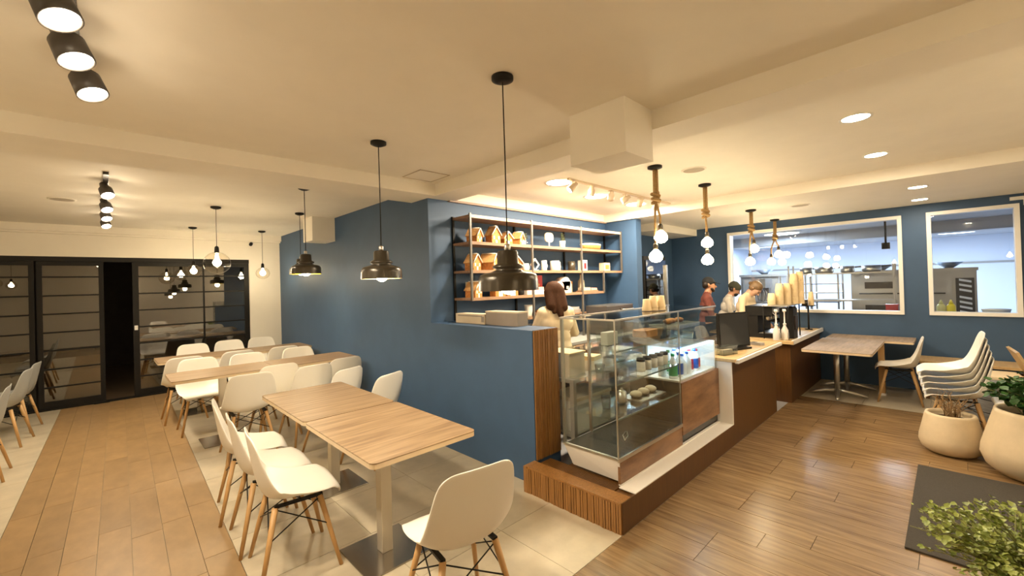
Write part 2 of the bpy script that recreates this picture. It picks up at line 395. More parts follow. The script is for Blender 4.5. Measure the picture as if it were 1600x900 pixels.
for z in (.82,.97): box(XB+.01,XC-.01,.02,DP-.04,z,z+.006).build('glass_shelf',GLASS,dc)
for z in (.44,.68,.91): box(.02,XB-.01,.012,.02,z-.002,z+.008).build('shelf_edge',mat('glass_edge',(.10,.14,.12),.1),dc)
for x,y in ((0,DP-.02),(.34,DP-.02),(XC-.02,DP-.02),(.0,.0),(XB-.006,.0)):
    w=.02 if y>.1 else .008
    box(x,x+w,y,y+w,.185,ZT).build('corner_post',CHROME,dc)
m=box(0,XC,-.003,.006,ZT,ZT+.012); m.box(-.003,.006,0,DP,ZT,ZT+.012); m.box(0,XC,DP-.012,DP+.004,ZT-.004,ZT+.014); m.build('top_trim',CHROME,dc)
m=box(-.004,.008,0,DP,.178,.192); m.box(0,XB,-.006,.006,.165,.192); m.build('lower_trim',CHROME,dc)

# ------------------------------------------------------------------ furniture makers
def chair_shell(name='shell_mesh'):
    NU,NV=17,25; vs=[]; fs=[]
    key=[(0,.216,.410,.150),(.05,.209,.440,.192),(.2,.12,.438,.222),(.38,0,.425,.230),(.52,-.10,.426,.234),(.62,-.165,.462,.236),(.72,-.195,.535,.232),(.85,-.218,.665,.214),(.95,-.235,.775,.194),(1,-.243,.818,.176)]
    ks=[k[0] for k in key]
    def smooth(col,t):
        # catmull interpolation
        i=max(0,min(len(ks)-2, next((j for j in range(len(ks)-1) if t<=ks[j+1]),len(ks)-2)))
        p=[key[max(0,min(len(key)-1,i+d))][col] for d in (-1,0,1,2)]; u=(t-ks[i])/(ks[i+1]-ks[i])
        return .5*((2*p[1])+(-p[0]+p[2])*u+(2*p[0]-5*p[1]+4*p[2]-p[3])*u*u+(-p[0]+3*p[1]-3*p[2]+p[3])*u**3)
    for j in range(NV):
        t=j/(NV-1); y,z,w=smooth(1,t),smooth(2,t),smooth(3,t)
        e=.01; dy=smooth(1,min(1,t+e))-smooth(1,max(0,t-e)); dz=smooth(2,min(1,t+e))-smooth(2,max(0,t-e)); l=math.hypot(dy,dz)
        ny,nz=dz/l,-dy/l                       # normal towards the sitter
        lift=.072*math.exp(-((t-.56)/.25)**2)+.014
        for i in range(NU):
            u=-1+2*i/(NU-1); h=lift*abs(u)**2.6
            drop=-.02*abs(u)**3*(1 if t<.1 else 0)
            # round the top corners
            top=-.030*abs(u)**7*max(0,(t-.9)/.1)
            vs.append((w*u, y+ny*h-(.022*abs(u)**4*(1-t/.12) if t<.12 else 0), z+nz*h*1.0+drop+top))
    for j in range(NV-1):
        for i in range(NU-1): fs.append((j*NU+i,j*NU+i+1,(j+1)*NU+i+1,(j+1)*NU+i))
    me=bpy.data.meshes.new(name); me.from_pydata(vs,[],fs); me.polygons.foreach_set('use_smooth',[True]*len(fs)); return me
SHELL=chair_shell(); SHELL.materials.append(WHITE); SHELLG=SHELL.copy(); SHELLG.materials.clear(); SHELLG.materials.append(GREYPL)
def add_shell(parent, me=None, name='seat_shell'):
    s=link(name,me or SHELL,parent)
    q=s.modifiers.new('thick','SOLIDIFY'); q.thickness=.009; q.offset=0
    q=s.modifiers.new('sub','SUBSURF'); q.levels=1; q.render_levels=1
    return s
def make_chair(label, grey=False, group=None):
    t=thing('dining_chair',label,'chair',(0,0,0),0,group); add_shell(t, SHELLG if grey else SHELL)
    for sx in (-1,1):
        for sy in (-1,1):
            MB().cyl((sx*.135,sy*.115-.01,.405),(sx*.215,sy*.205-.01,0),.0165,.0105,10).build('leg',OAK,t)
    m=MB()
    for sx in (-1,1):
        m.box(sx*.135-.012,sx*.135+.012,-.13,.12,.402,.416)
        for sy in (-1,1):
            m.cyl((sx*.135,sy*.115-.01,.41),(sx*.16,sy*.14-.01,.30),.006,n=6)
    for a,b in (((-.175,-.165,.24),(.14,-.125,.395)),((.175,-.165,.24),(-.14,-.125,.395)),((-.175,.145,.24),(.14,.105,.395)),((.175,.145,.24),(-.14,.105,.395)),((-.175,-.165,.24),(-.14,.105,.395)),((-.175,.145,.24),(-.14,-.125,.395)),((.175,-.165,.24),(.14,.105,.395)),((.175,.145,.24),(.14,-.125,.395))):
        m.cyl(a,b,.0035,n=6)
    m.build('wire_brace',BLACK,t)
    return t
CH=None; CHG=None
def chair(x,y,face,label,grey=False,group='moulded dining chairs'):
    """x,y seat centre, face = heading in degrees of the sitter's view (0 = +X, 90 = +Y)"""
    global CH,CHG
    rz=R(face-90)
    p=CHG if grey else CH
    if p is None:
        t=make_chair(label,grey,group); t.location=(x,y,0); t.rotation_euler=(0,0,rz)
        if grey: CHG=t
        else: CH=t
        return t
    return clone(p,(x,y,0),rz,label,group)
def fr(bx,by,face,d=.23): return bx+d*math.cos(R(face)), by+d*math.sin(R(face))   # back-top point -> seat centre

def rrect(w,d,r,n=6):
    P=[]
    for cx,cy,a0 in ((w/2-r,d/2-r,0),(-w/2+r,d/2-r,90),(-w/2+r,-d/2+r,180),(w/2-r,-d/2+r,270)):
        for k in range(n+1):
            a=R(a0+90*k/n); P.append((cx+r*math.cos(a),cy+r*math.sin(a)))
    return P
def table(label,x,y,w,d,post=(0,0),group=None,star=False,top=TOP,corners=.035,h=.75):
    t=thing('cafe_table',label,'table',(x,y,0),0,group)
    MB().prism(rrect(w,d,corners),h-.006,h).build('tabletop',top,t)
    e=MB().prism(rrect(w-.001,d-.001,corners),h-.03,h-.0062).build('top_edge',EDGE,t)
    px,py=post
    if star:
        MB().cyl((px,py,.06),(px,py,h-.03),.033,n=16).build('post',CHROME,t)
        for k in range(4):
            a=R(8+90*k); ca,sa=math.cos(a),math.sin(a)
            m=MB(); m.tube([(px,py,.075),(px+.12*ca,py+.12*sa,.062),(px+.24*ca,py+.24*sa,.035),(px+.31*ca,py+.31*sa,.014)],[.03,.026,.022,.014],8)
            m.build('foot',CHROME,t)
    else:
        box(px-.035,px+.035,py-.035,py+.035,.008,h-.03).build('post',STEELT,t,bevel=.004)
        box(px-.2,px+.2,py-.2,py+.2,0,.009).build('base_plate',PLATE,t,bevel=.002)
    box(px-.15,px+.15,py-.03,py+.03,h-.045,h-.03).build('mounting_bar',BLACK,t)
    return t
table('light oak striped table at the near end, its corner closest to the lone chair',1.245,2.44,.65,.955,(-.03,.0),'oak tables along the blue wall')
table('light oak striped table joined to the far side of the nearest table',1.245,3.445,.65,1.03,(.10,.12),'oak tables along the blue wall')
table('oak table of the middle row, free end beside the plank walkway',.925,5.58,.93,.62,(.0,0),'oak tables along the blue wall')
table('oak table of the middle row, pushed against the blue wall',1.86,5.58,.93,.62,(.1,0),'oak tables along the blue wall')
table('oak table of the farthest row, free end beside the plank walkway',.935,7.2,.92,.62,(.0,0),'oak tables along the blue wall')
table('oak table of the farthest row, pushed against the blue wall',1.86,7.2,.92,.62,(-.05,0),'oak tables along the blue wall')
table('oak table left of the walkway, cut by the left picture edge',-1.35,7.55,.9,.62,(0,0))

for bx,by,f,l in [
 (.575,2.77,-6,'white chair nearest the camera along the walkway side of the near table'),
 (.565,3.21,-4,'white chair second along the walkway side of the near table'),
 (.565,3.73,-8,'white chair third and farthest along the walkway side of the near table'),
 (1.16,1.44,81,'lone white chair at the head of the near table, seen from behind'),
 (1.02,4.72,88,'white chair with its back to the camera, at the walkway end of the middle row'),
 (1.36,5.06,92,'white chair pushed under the near edge of the middle row, second from the walkway'),
 (1.60,4.70,98,'white chair behind the far end of the joined oak tables, third of the middle row'),
 (2.02,4.90,95,'white chair by the blue wall at the wall end of the middle row'),
 (1.76,4.20,112,'white chair between the blue wall and the far joined oak table, deeper of two'),
 (1.90,3.62,112,'white chair between the blue wall and the near oak tables, closest to the half wall'),
 (.82,6.42,-90,'white chair facing the camera under the middle row, nearest the walkway'),
 (1.33,6.36,-90,'white chair facing the camera under the middle row, central one'),
 (1.95,6.40,-90,'white chair facing the camera under the middle row, nearest the blue wall'),
 (.73,6.68,90,'white chair turned to the farthest row, nearest the walkway'),
 (1.31,6.74,90,'white chair turned to the farthest row, central one'),
 (1.86,6.68,90,'white chair turned to the farthest row, nearest the blue wall'),
 (1.00,8.30,-90,'white chair against the glass doors behind the farthest row, nearest the walkway'),
 (1.49,8.38,-90,'white chair against the glass doors behind the farthest row, central one'),
 (1.97,8.40,-90,'white chair in front of the cream wall corner behind the farthest row')]:
    chair(*fr(bx,by,f),f,l)
for bx,by,f,l in [(-.64,6.02,180,'grey chair left of the walkway, nearest and cut by the picture edge'),(-.62,7.22,172,'grey chair left of the walkway, middle one of three'),(-.60,7.86,172,'grey chair left of the walkway, closest to the glass doors')]:
    chair(*fr(bx,by,f),f,l,True,'grey chairs left of the walkway')
# right side
table('weathered oak table on a steel star base beside the second counter',6.72,.95,1.30,.66,(.29,.13),'weathered tables under the kitchen window',True,TOPG,.03,.72)
table('weathered oak table on a star base, touching the wall below the large window',7.67,.80,.58,.92,(-.12,.25),'weathered tables under the kitchen window',True,TOPG,.03,.72)
chair(*fr(7.20,.255,93),93,'white chair drawn up to the weathered oak table below the windows')
sx,sy,sf=5.80,-.01,93
chair(sx,sy,sf,'white chair standing at the bottom of the stack behind the twig pot',group='stacked white chairs')
names=['second','third','fourth','topmost']
for k in range(4):
    t=thing('chair_shell','white chair shell, %s of the stack behind the twig pot'%names[k],'chair',(sx+.012*(k+1)*math.cos(R(sf)),sy+.012*(k+1)*math.sin(R(sf)),.056*(k+1)),R(sf-90),'stacked white chairs')
    add_shell(t)
chair(5.75,-.46,93,'white chair half hidden behind the big leafy pot')
b=thing('wall_bench','low wooden bench along the wall below the windows','bench',(7.72,-.15,0))
box(-.24,.24,-.5,.47,.45,.485).build('seat_board',BEECH,b,bevel=.004)
for y in (-.42,.39): box(-.2,.2,y-.02,y+.02,0,.45).build('support',BROWN,b)
b=thing('post_stand','narrow wooden post standing on a pale foot behind the weathered tables','post',(7.42,.66,0))
box(-.05,.05,-.03,.03,.03,.66).build('upright',OAK,b); box(-.06,.06,-.04,.04,0,.03).build('foot',WSTONE,b)
b=thing('lounge_chair','wooden lounge chair with a cream cushion right of the stacked chairs','chair',(7.02,-.34,0),R(4))
box(-.26,.26,-.24,.26,.40,.425).build('seat_board',BEECH,b)
M=Matrix.Translation((0,-.25,.42))@Matrix.Rotation(R(-24),4,'X'); MB().box(-.26,.26,-.012,.012,0,.36,0,M).build('backrest',BEECH,b)
MB().prism(rrect(.42,.38,.06),.425,.475).build('cushion',CREAMC,b,(0,.02,0),bevel=.015)
for x in (-.23,.23):
    for y in (-.2,.22): MB().cyl((x*.9,y*.9,.40),(x,y,0),.018,.013,8).build('leg',OAK,b)
b=thing('plank_crate','grey weathered plank crate standing behind the stacked chairs','crate',(6.55,-.38,0),R(45))
box(-.24,.24,-.19,.19,.02,.42).build('body',mat('crate_dark',(.05,.05,.05),.8),b)
for k in range(3):
    for y in (-.2,.2): box(-.27,.27,y-.012,y+.012,.04+.13*k,.16+.13*k).build('plank',GREYT,b)
box(-.27,.27,-.21,.21,.42,.44).build('lid',GREYT,b)

# ------------------------------------------------------------------ pots, plants, mat
def pot(label,x,y,r,h,rim):
    t=thing('plant_pot',label,'plant',(x,y,0))
    pr=[(r*.56,0),(r*.74,.012),(r*.92,h*.13),(r,h*.28),(r*.985,h*.40),(r*.6+rim*.4,h*.62),(rim+.006,h*.95),(rim,h),(rim-.022,h),(rim-.03,h*.93),(rim-.03,h*.85)]
    MB().lathe(pr,n=40).build('pot',POT,t); MB().lathe([(rim-.03,h*.86),(.001,h*.88)],n=24,caps=False).build('soil',SOIL,t)
    return t
def leafmesh(l=.03,w=.017):
    return [(0,0,0),(w*.7,l*.35,.004),(w*.55,l*.75,.003),(0,l,-.002),(-w*.55,l*.75,.003),(-w*.7,l*.35,.004),(0,l*.5,-.003)],[(0,1,6),(1,2,6),(2,3,6),(3,4,6),(4,5,6),(5,0,6)]
def rmat(): 
    return Matrix.Rotation(rnd.uniform(0,6.28),4,'Z')@Matrix.Rotation(rnd.uniform(-.9,.9),4,'X')@Matrix.Rotation(rnd.uniform(-.6,.6),4,'Y')
def sprays(nst,base,spread,rise,rngs):
    S=[]
    for k in range(nst):
        a=rnd.uniform(0,6.283); q=rnd.uniform(.25,1)**.7; h=rise*rnd.uniform(.55,1.1)*(1.15-.55*q)
        p0=Vector((base*rnd.uniform(-.6,.6),base*rnd.uniform(-.6,.6),0)); p3=Vector((spread*q*math.cos(a),spread*q*math.sin(a),h))
        p1=p0.lerp(p3,.35)+Vector((0,0,.35*h)); p2=p0.lerp(p3,.75)+Vector((rnd.uniform(-.03,.03),rnd.uniform(-.03,.03),.22*h))
        S.append([((1-t)**3)*p0+3*t*(1-t)**2*p1+3*t*t*(1-t)*p2+t**3*p3 for t in [i/9 for i in range(10)]])
    return S
pt=pot('cream rounded pot of dry twigs in front of the stacked chairs',5.38,.03,.212,.35,.162)
m=MB()
for s in sprays(34,.10,.15,.26,rnd):
    s=[p+Vector((0,0,.29)) for p in s]; m.tube(s[::3]+[s[-1]],[.004,.0035,.003,.0015][:len(s[::3])+1] if len(s[::3])+1<=4 else [.004,.0035,.003,.002,.001],5)
    e=s[6]; m.tube([e,e+Vector((rnd.uniform(-.05,.05),rnd.uniform(-.05,.05),rnd.uniform(.02,.07)))],[.0025,.001],4)
m.build('twig',TWIG,pt)
def bush(t,z,nst,base,spread,rise,nl,lf,lm,stm,singles=0,per=9,start=2):
    S=[[p+Vector((0,0,z)) for p in s] for s in sprays(nst,base,spread,rise,rnd)]
    m=MB()
    for s in S: m.tube(s[::3],[.005,.004,.003,.0015],5)
    m.build('stem',stm,t)
    L=[]
    for s in S:
        for k in range(per):
            i=rnd.uniform(start,9); p=s[int(i)].lerp(s[min(9,int(i)+1)],i%1)+Vector((rnd.gauss(0,.012),rnd.gauss(0,.012),rnd.gauss(0,.010)))
            L.append((p,rmat(),rnd.uniform(.7,1.35)))
    rnd.shuffle(L); vs,fs=leafmesh(*lf)
    lme=MB().add(vs,fs,0,True).mesh('leaf',lm)
    for p,M,s in L[:singles]:
        o=link('leaf',lme,t); o.matrix_local=Matrix.Translation(p)@M@Matrix.Scale(s,4)
    if L[singles:]:
        m=MB()
        for p,M,s in L[singles:]:
            Q=Matrix.Translation(p)@M@Matrix.Scale(s,4); m.add([Q@Vector(v) for v in vs],fs,0,True)
        o=m.build('foliage',lm,t); o['kind']='stuff'
p2=pot('large cream rounded pot with a dark green bush at the right picture edge',5.14,-.46,.33,.51,.245)
bush(p2,.42,60,.12,.30,.40,0,(.05,.030),LEAFB,STEM,0,14,3)
p3=pot('foreground pot with a sprawling light green small-leaved plant',2.62,-.215,.19,.36,.17)
bush(p3,.31,150,.12,.38,.33,0,(.022,.015),LEAFA,STEM,290,17,3)
tag(box(-.76,.76,-.5,.5,0,.012).build('door_mat',MATM,None,(4.09,-.275,0),bevel=.004),'dark rectangular floor mat on the wood planks beside the pots','mat')

# ------------------------------------------------------------------ lamps
def canopy(m,r=.055,z=0,mi=0): m.lathe([(r*.5,-.03),(r,-.018),(r,0)],(0,0,z),24,mi)
def shade_pendant(x,y,zc,zb,r,label,inner,power):
    t=thing('pendant_lamp',label,'lamp',(x,y,zc),0,'black shade pendants over the oak tables')
    m=MB(); canopy(m); m.build('canopy',BLACK,t)
    H=.20; z0=zb-zc
    MB().tube([(0,0,-.03),(.002,0,(z0+H)*.5),(0,0,z0+H)],.0035,6).build('cord',BLACK,t)
    MB().lathe([(.010,z0+H+.035),(.016,z0+H+.03),(.016,z0+H-.004)],n=12).build('cord_grip',CHROME,t)
    prof=[(.045,H),(.052,H-.008),(.054,.135),(.075,.125),(.078,.115),(.060,.105),(.085,.094),(r*.78,.088),(r*.93,.080),(r*.985,.066),(r,.045),(r*1.01,0)]
    m=MB().lathe([(a,z0+b) for a,b in prof],n=40,caps=False); m.lathe([(.0,z0+H),(.045,z0+H)],n=40,caps=False)
    sh=m.build('shade',BRONZE,t)
    m=MB().lathe([(r-.004,z0+.001),(r-.005,z0+.03),(r*.94,z0+.058),(.05,z0+.10),(.0,z0+.105)],n=40,caps=False); m.build('shade_lining',inner,t)
    MB().sphere((0,0,z0+.025),.045,16).build('bulb',BULBW,t)
    lamp('SPOT',(x,y,zb-.035),power*.13,WARM,.045,spot_size=R(150),spot_blend=.6)
    lamp('POINT',(x,y,zb-.03),power*.12,WARM,.045)
LINE=mat('shade_lining_pale',(.5,.42,.25),.5)
shade_pendant(1.463,1.541,HC,1.572,.150,'nearest and largest black shade pendant on a long cord',LINE,26)
shade_pendant(1.432,2.818,HC,1.67,.140,'black shade pendant second from the camera, in front of the plain blue wall',LINE,26)
shade_pendant(1.482,4.533,HC,1.77,.140,'black shade pendant with yellow rim, third from the camera',YELLOW,26)
shade_pendant(1.917,6.066,HC,1.83,.140,'farthest black shade pendant, half hidden behind the yellow rimmed one',YELLOW,22)
def globe_pendant(x,y,z,r,label):
    t=thing('globe_pendant',label,'lamp',(x,y,HC),0,'clear glass globe pendants by the doors')
    m=MB(); canopy(m); m.build('canopy',BLACK,t)
    z0=z-HC
    MB().tube([(0,0,-.03),(0,0,z0+r+.06)],.003,6).build('cord',BLACK,t)
    MB().lathe([(.010,z0+r+.065),(.022,z0+r+.05),(.026,z0+r-.015)],n=14).build('socket',BLACK,t)
    MB().sphere((0,0,z0),r,28,sz=.95).build('globe',GLOBE,t)
    MB().lathe([(.012,z0+r-.02),(.02,z0+.05),(.042,z0+.02),(.045,z0),(.03,z0-.03),(.001,z0-.042)],n=16).build('bulb',BULB,t)
    lamp('POINT',(x,y,z-.0),40,WARM,.045)
globe_pendant(.994,6.15,1.968,.140,'largest glass globe pendant, nearest of three by the doors')
globe_pendant(1.023,8.229,1.957,.105,'small glass globe pendant hanging in front of the glass doors')
globe_pendant(1.974,8.194,1.924,.105,'small glass globe pendant hanging before the cream wall corner')
for gx,gy,gl in ((-1.7,1.2,'added out-of-view globe pendant over the left dining strip, nearest the camera'),(-1.7,3.4,'added out-of-view globe pendant over the left dining strip, middle one'),(-1.7,5.6,'added out-of-view globe pendant over the left dining strip, nearest the doors'),(.6,-1.0,'added out-of-view globe pendant behind the camera'),(3.4,-1.15,'added out-of-view globe pendant by the back wall of the plank aisle')):
    globe_pendant(gx,gy,1.96,.105,gl)  # these five pendants are added out of view to brighten the ceiling
def rope_pendant(x,y,zc,zk,b1,b2,label,loop=.02):
    t=thing('rope_pendant',label,'lamp',(x,y,zc),0,'knotted rope pendants over the counter')
    m=MB(); canopy(m,.065); m.build('canopy',BLACK,t)
    ux,uy=.72,-.69                                    # across the view of the bar
    k=zk-zc; pts=[(0,0,-.02),(0,0,k+.06)]
    m=MB(); m.tube([(-.008*ux,-.008*uy,-.02),(-.010*ux,-.010*uy,k)],.014,8); m.tube([(.014*ux,.014*uy,-.02),(.014*ux,.014*uy,k)],.014,8)
    kn=[]
    for i in range(33):
        a=i/32*6.283*2.5; kn.append((ux*.030*math.cos(a)+.006*math.sin(a*1.7),uy*.026*math.cos(a)+.02*math.sin(a),k+.05-.10*i/32))
    m.tube(kn,.016,8)
    for (dx,zb) in (b1,b2):
        zb-=zc; m.tube([(0,0,k-.03),(ux*dx*.6,uy*dx*.6,k-.12),(ux*dx,uy*dx,(k+zb)/2),(ux*dx,uy*dx,zb+.10)],.011,8)
    m.build('rope',ROPE,t)
    for (dx,zb) in (b1,b2):
        q=zb-zc; MB().lathe([(.012,q+.115),(.021,q+.10),(.021,q+.052)],(ux*dx,uy*dx,0),12).build('socket',BRONZE,t)
        MB().lathe([(.014,q+.062),(.024,q+.048),(.050,q+.022),(.061,q-.008),(.056,q-.035),(.034,q-.055),(.001,q-.062)],(ux*dx,uy*dx,0),20).build('bulb',BULB,t)
        lamp('POINT',(x+ux*dx,y+uy*dx,zb),8,WARM,.06)
rope_pendant(3.661,1.858,HC,2.36,(-.015,1.83),(.035,2.005),'nearest rope pendant with a big knot and two staggered bulbs')
rope_pendant(4.802,1.859,HC,2.33,(.004,1.82),(.008,2.01),'second rope pendant with two bulbs one above the other')
rope_pendant(6.385,1.870,HB,2.28,(-.03,1.83),(.03,2.005),'third rope pendant, left one before the large window')
rope_pendant(7.796,1.942,HB,2.25,(-.07,1.86),(.05,1.975),'farthest rope pendant, right one before the large window')

def spot_head(t,p,d,body,r=.05,l=.12,neck=.07,lens=LENS,base=0):
    """head hanging from p (rail underside) aimed along d"""
    d=Vector(d).normalized(); c=Vector(p)-Vector((0,0,neck)); q=d.to_track_quat('Z','Y').to_matrix().to_4x4(); q.translation=c
    m=MB(); m.lathe([(.001,-l*.62),(r*.55,-l*.6),(r*.62,-l*.3),(r*.95,-l*.12),(r,l*.5),(r*.9,l*.5),(r*.9,l*.42)],n=24,M=q,caps=False)
    m.box(-.016,.016,-.03,.03,-.006,0,M=Matrix.Translation(Vector(p))); m.cyl(p,c,.007,n=8)
    h=m.build('spot_head',body,t); MB().lathe([(.001,l*.43),(r*.9,l*.43)],n=24,M=q,caps=False).build('lens',lens,h)
    return c+d*(l*.55)
GREYSPOT=mat('grey_spot',(.06,.05,.042),.4)
t=thing('track_light','dark ceiling track with three glowing spots at the upper left','lamp',(-.07,2.3,HC))
box(-.018,.018,-.75,.52,-.025,0).build('rail',GREYSPOT,t)
for dy,hx in ((-.33,-.035),(-.02,-.01),(.31,.03)):
    e=spot_head(t,(hx,dy,-.025),(.30,-.28,-.9),GREYSPOT,.056,.14,.075)
    w=e+Vector((-.07,2.3,HC)); lamp('POINT',w+Vector((0,0,-.03)),.7,WARM,.045); lamp('SPOT',w,34,(1,.84,.62),.05,Vector((.45,.05,-.9)).to_track_quat('-Z','Y').to_euler(),spot_size=R(120),spot_blend=.8)
t=thing('track_light','far ceiling track with four small spots before the glass doors','lamp',(.03,6.4,HC))
box(-.018,.018,-1.5,1.35,-.025,0).build('rail',GREYSPOT,t)
for dy in (-1.15,-.28,.42,1.15):
    e=spot_head(t,(0,dy,-.025),(.2,-.5,-.8),GREYSPOT,.05,.13,.07)
    w=e+Vector((.03,6.4,HC)); lamp('POINT',w+Vector((0,0,-.03)),1.2,WARM,.045); lamp('SPOT',w,40,(1,.84,.62),.05,Vector((.25,.0,-.95)).to_track_quat('-Z','Y').to_euler(),spot_size=R(130),spot_blend=.8)
CREAMP=mat('cream_spot',(.62,.50,.36),.4)
t=thing('track_light','cream ceiling track with six spots aimed at the wall shelf','lamp',(4.4,2.62,HC))
box(-1.05,1.15,-.015,.015,-.022,0).build('rail',CREAMP,t)
for i,dx in enumerate((-.98,-.66,-.28,.02,.36,.78)):
    d=[(-.6,.4,-.6),(.0,.2,-1),(.5,.5,-.6),(-.5,.7,-.5),(.1,.55,-.7),(.4,.8,-.7)][i]
    e=spot_head(t,(dx,0,-.022),d,CREAMP,.038,.10,.06)
    w=e+Vector((4.4,2.62,HC)); lamp('SPOT',w,15,(1,.84,.62),.04,Vector((d[0]*.4,.9,-.25 if i%2 else -.7)).to_track_quat('-Z','Y').to_euler(),spot_size=R(110),spot_blend=.8)
def downlight(x,y,z,label,power=7,r=.075):
    t=thing('downlight',label,'lamp',(x,y,z),0,'recessed ceiling downlights')
    MB().lathe([(r*.98,-.002),(r*1.18,-.006),(r*1.22,0)],n=28,caps=False).build('trim_ring',FRAMEW,t)
    MB().lathe([(.001,-.003),(r*.98,-.003)],n=28,caps=False).build('diffuser',DOWN,t)
    lamp('AREA',(x,y,z-.012),power,(1,.84,.62),r*1.8)
for x,y,z,l in ((3.635,.411,HC,'recessed downlight nearest the camera over the plank aisle'),(4.903,.427,HC,'recessed downlight second along the plank aisle'),(6.35,.22,HB,'recessed downlight third along the aisle, on the lower soffit'),(7.45,.243,HB,'recessed downlight on the lower soffit closest to the windows'),(2.72,-.30,HC,'recessed downlight at the upper picture edge above the plank aisle')):
    downlight(x,y,z,l,7 if z==HC else 3)
for x,y,l in ((3.42,2.80,'round ceiling light left of the cream spot track'),(4.34,2.98,'round ceiling light behind the cream spot track'),(5.24,2.95,'round ceiling light at the far end of the cream spot track')):
    downlight(x,y,HC,l,15,.125)
def speaker(x,y,z,label):
    t=thing('ceiling_speaker',label,'speaker',(x,y,z),0,'round flush ceiling speakers')
    MB().lathe([(.095,-.008),(.11,-.006),(.112,0)],n=28,caps=False).build('rim',CREAM,t); MB().lathe([(.001,-.009),(.095,-.008)],n=28,caps=False).build('grille',mat('speaker_grille',(.42,.36,.28),.8),t)
speaker(4.073,1.673,HC,'round flush speaker between the two nearest rope pendants'); speaker(-.30,6.525,HC,'round flush speaker left of the far spot track'); speaker(6.55,1.335,HB,'round flush speaker on the lower soffit near the far rope pendants')
t=thing('ceiling_hatch','square access hatch in the ceiling above the blue wall corner','hatch',(2.20,3.40,HC)); 
m=MB(); 
for a in ((-.16,.16,-.16,-.15),(-.16,.16,.15,.16),(-.16,-.15,-.15,.15),(.15,.16,-.15,.15)): m.box(*a,-.006,0)
m.build('frame',mat('hatch_frame',(.5,.42,.32),.7),t); box(-.15,.15,-.15,.15,-.003,0).build('panel',CREAM,t)
t=thing('security_camera','small black camera high on the cream wall above the doors','camera',(1.97,DY,2.50))
box(-.03,.03,-.02,0,-.03,.03).build('bracket',FRAMEW,t); MB().cyl((.0,-.02,0),(-.03,-.11,-.03),.028,n=14).build('body',BLACK,t)
t=thing('wifi_router','white angled wireless unit at the top right corner above the small window','router',(XW,-.60,2.47))
box(-.05,0,-.07,.07,-.02,.02).build('body',FRAMEW,t); box(-.045,-.03,-.05,-.035,-.09,-.02).build('aerial',FRAMEW,t)

# ------------------------------------------------------------------ wall shelf and what stands on it
t=thing('shelving_unit','dark steel framed shelf with wooden boards on the blue bar wall','shelf',(2.74,3.46,0))
LV=(1.475,1.765,2.065,2.345); W=2.92
for k,z in enumerate(LV):
    box(.0,2.43 if k==0 else W,0,.29,z-.025,z).build('board',SHELFW,t)
    m=box(0,2.43 if k==0 else W,-.014,-.001,z-.03,z+.002); m.build('edge_rail',EDGE if k==3 else SHELFW,t)
for x,z0,z1 in ((0,1.45,2.36),(.93,.89,2.36),(1.90,.89,2.36),(W-.02,1.74,2.36),(2.41,1.45,1.765)): box(x,x+.022,-.022,0,z0,z1).build('post',POSTM,t)
for x,z0 in ((0,1.0),(.93,.89),(1.90,.89),(W-.02,1.74)): box(x,x+.022,.275,.297,z0,2.36).build('post',BLACK,t)
box(.85,2.0,0,.29,1.185,1.205).build('board',SHELFW,t)
SHX,SHY=2.74,3.46
def house(x,z,w,h,d,label,y=.12,rz=0):
    t=thing('gingerbread_house',label,'gingerbread house',(SHX+x,SHY+y,z),rz,'gingerbread houses on the wall shelf')
    w2,d2=w/2,d/2; e=h*.55
    m=MB(); vs=[(-w2,-d2,0),(w2,-d2,0),(w2,-d2,e),(0,-d2,h),(-w2,-d2,e)]; vs+=[(a,d2,c) for a,b,c in vs]
    m.add(vs,[(0,1,2,3,4),(9,8,7,6,5),(0,5,6,1),(1,6,7,2),(0,4,9,5)]); m.build('walls',GINGER,t)
    m=MB()
    for s in (-1,1):
        m.add([(0,-d2-.01,h+.012),(s*(w2+.014),-d2-.01,e-.010),(s*(w2+.014),d2+.01,e-.010),(0,d2+.01,h+.012),(0,-d2-.01,h),(s*(w2+.006),-d2-.01,e-.016),(s*(w2+.006),d2+.01,e-.016),(0,d2+.01,h)],[(0,1,2,3),(7,6,5,4),(0,4,5,1),(3,2,6,7),(1,5,6,2)])
    m.build('roof',mat('roof_biscuit',(.66,.36,.13),.7,noise=.4,nscale=40),t)
    m=box(-.014,.014,-d2-.004,-d2,0,.045)
    for sg in (-1,1): m.tube([(0,-d2-.012,h+.008),(sg*(w2+.012),-d2-.012,e-.008)],.007,6)
    m.tube([(0,-d2,h+.012),(0,d2,h+.012)],.007,6); m.box(-w2*.7,-w2*.4,-d2-.004,-d2,e*.5,e*.85); m.box(w2*.4,w2*.7,-d2-.004,-d2,e*.5,e*.85); m.build('icing_trim',ICING,t)
house(.17,2.065,.16,.15,.12,'gingerbread house at the left end of the upper shelf',rz=.5)
house(.44,2.065,.14,.19,.10,'tall gingerbread house second on the upper shelf',rz=.1)
house(.64,2.065,.12,.14,.10,'reddish gingerbread house third on the upper shelf',rz=-.1)
house(.80+.02,2.065,.14,.15,.10,'gingerbread house fourth on the upper shelf, beside the small sprigs',y=.1,rz=.4)
house(.14,1.765,.15,.17,.11,'gingerbread house at the left end of the middle shelf',rz=.3)
house(.37,1.765,.19,.18,.16,'wide white-roofed gingerbread house on the middle shelf',rz=.55)
house(.60,1.765,.12,.16,.10,'narrow gingerbread house next to the wide one on the middle shelf',rz=.2)
house(.78,1.765,.14,.17,.10,'gingerbread house on the middle shelf behind the nearest pendant',rz=-.3)
house(.14,1.475,.16,.16,.12,'gingerbread house at the left end of the bottom shelf',rz=.4)
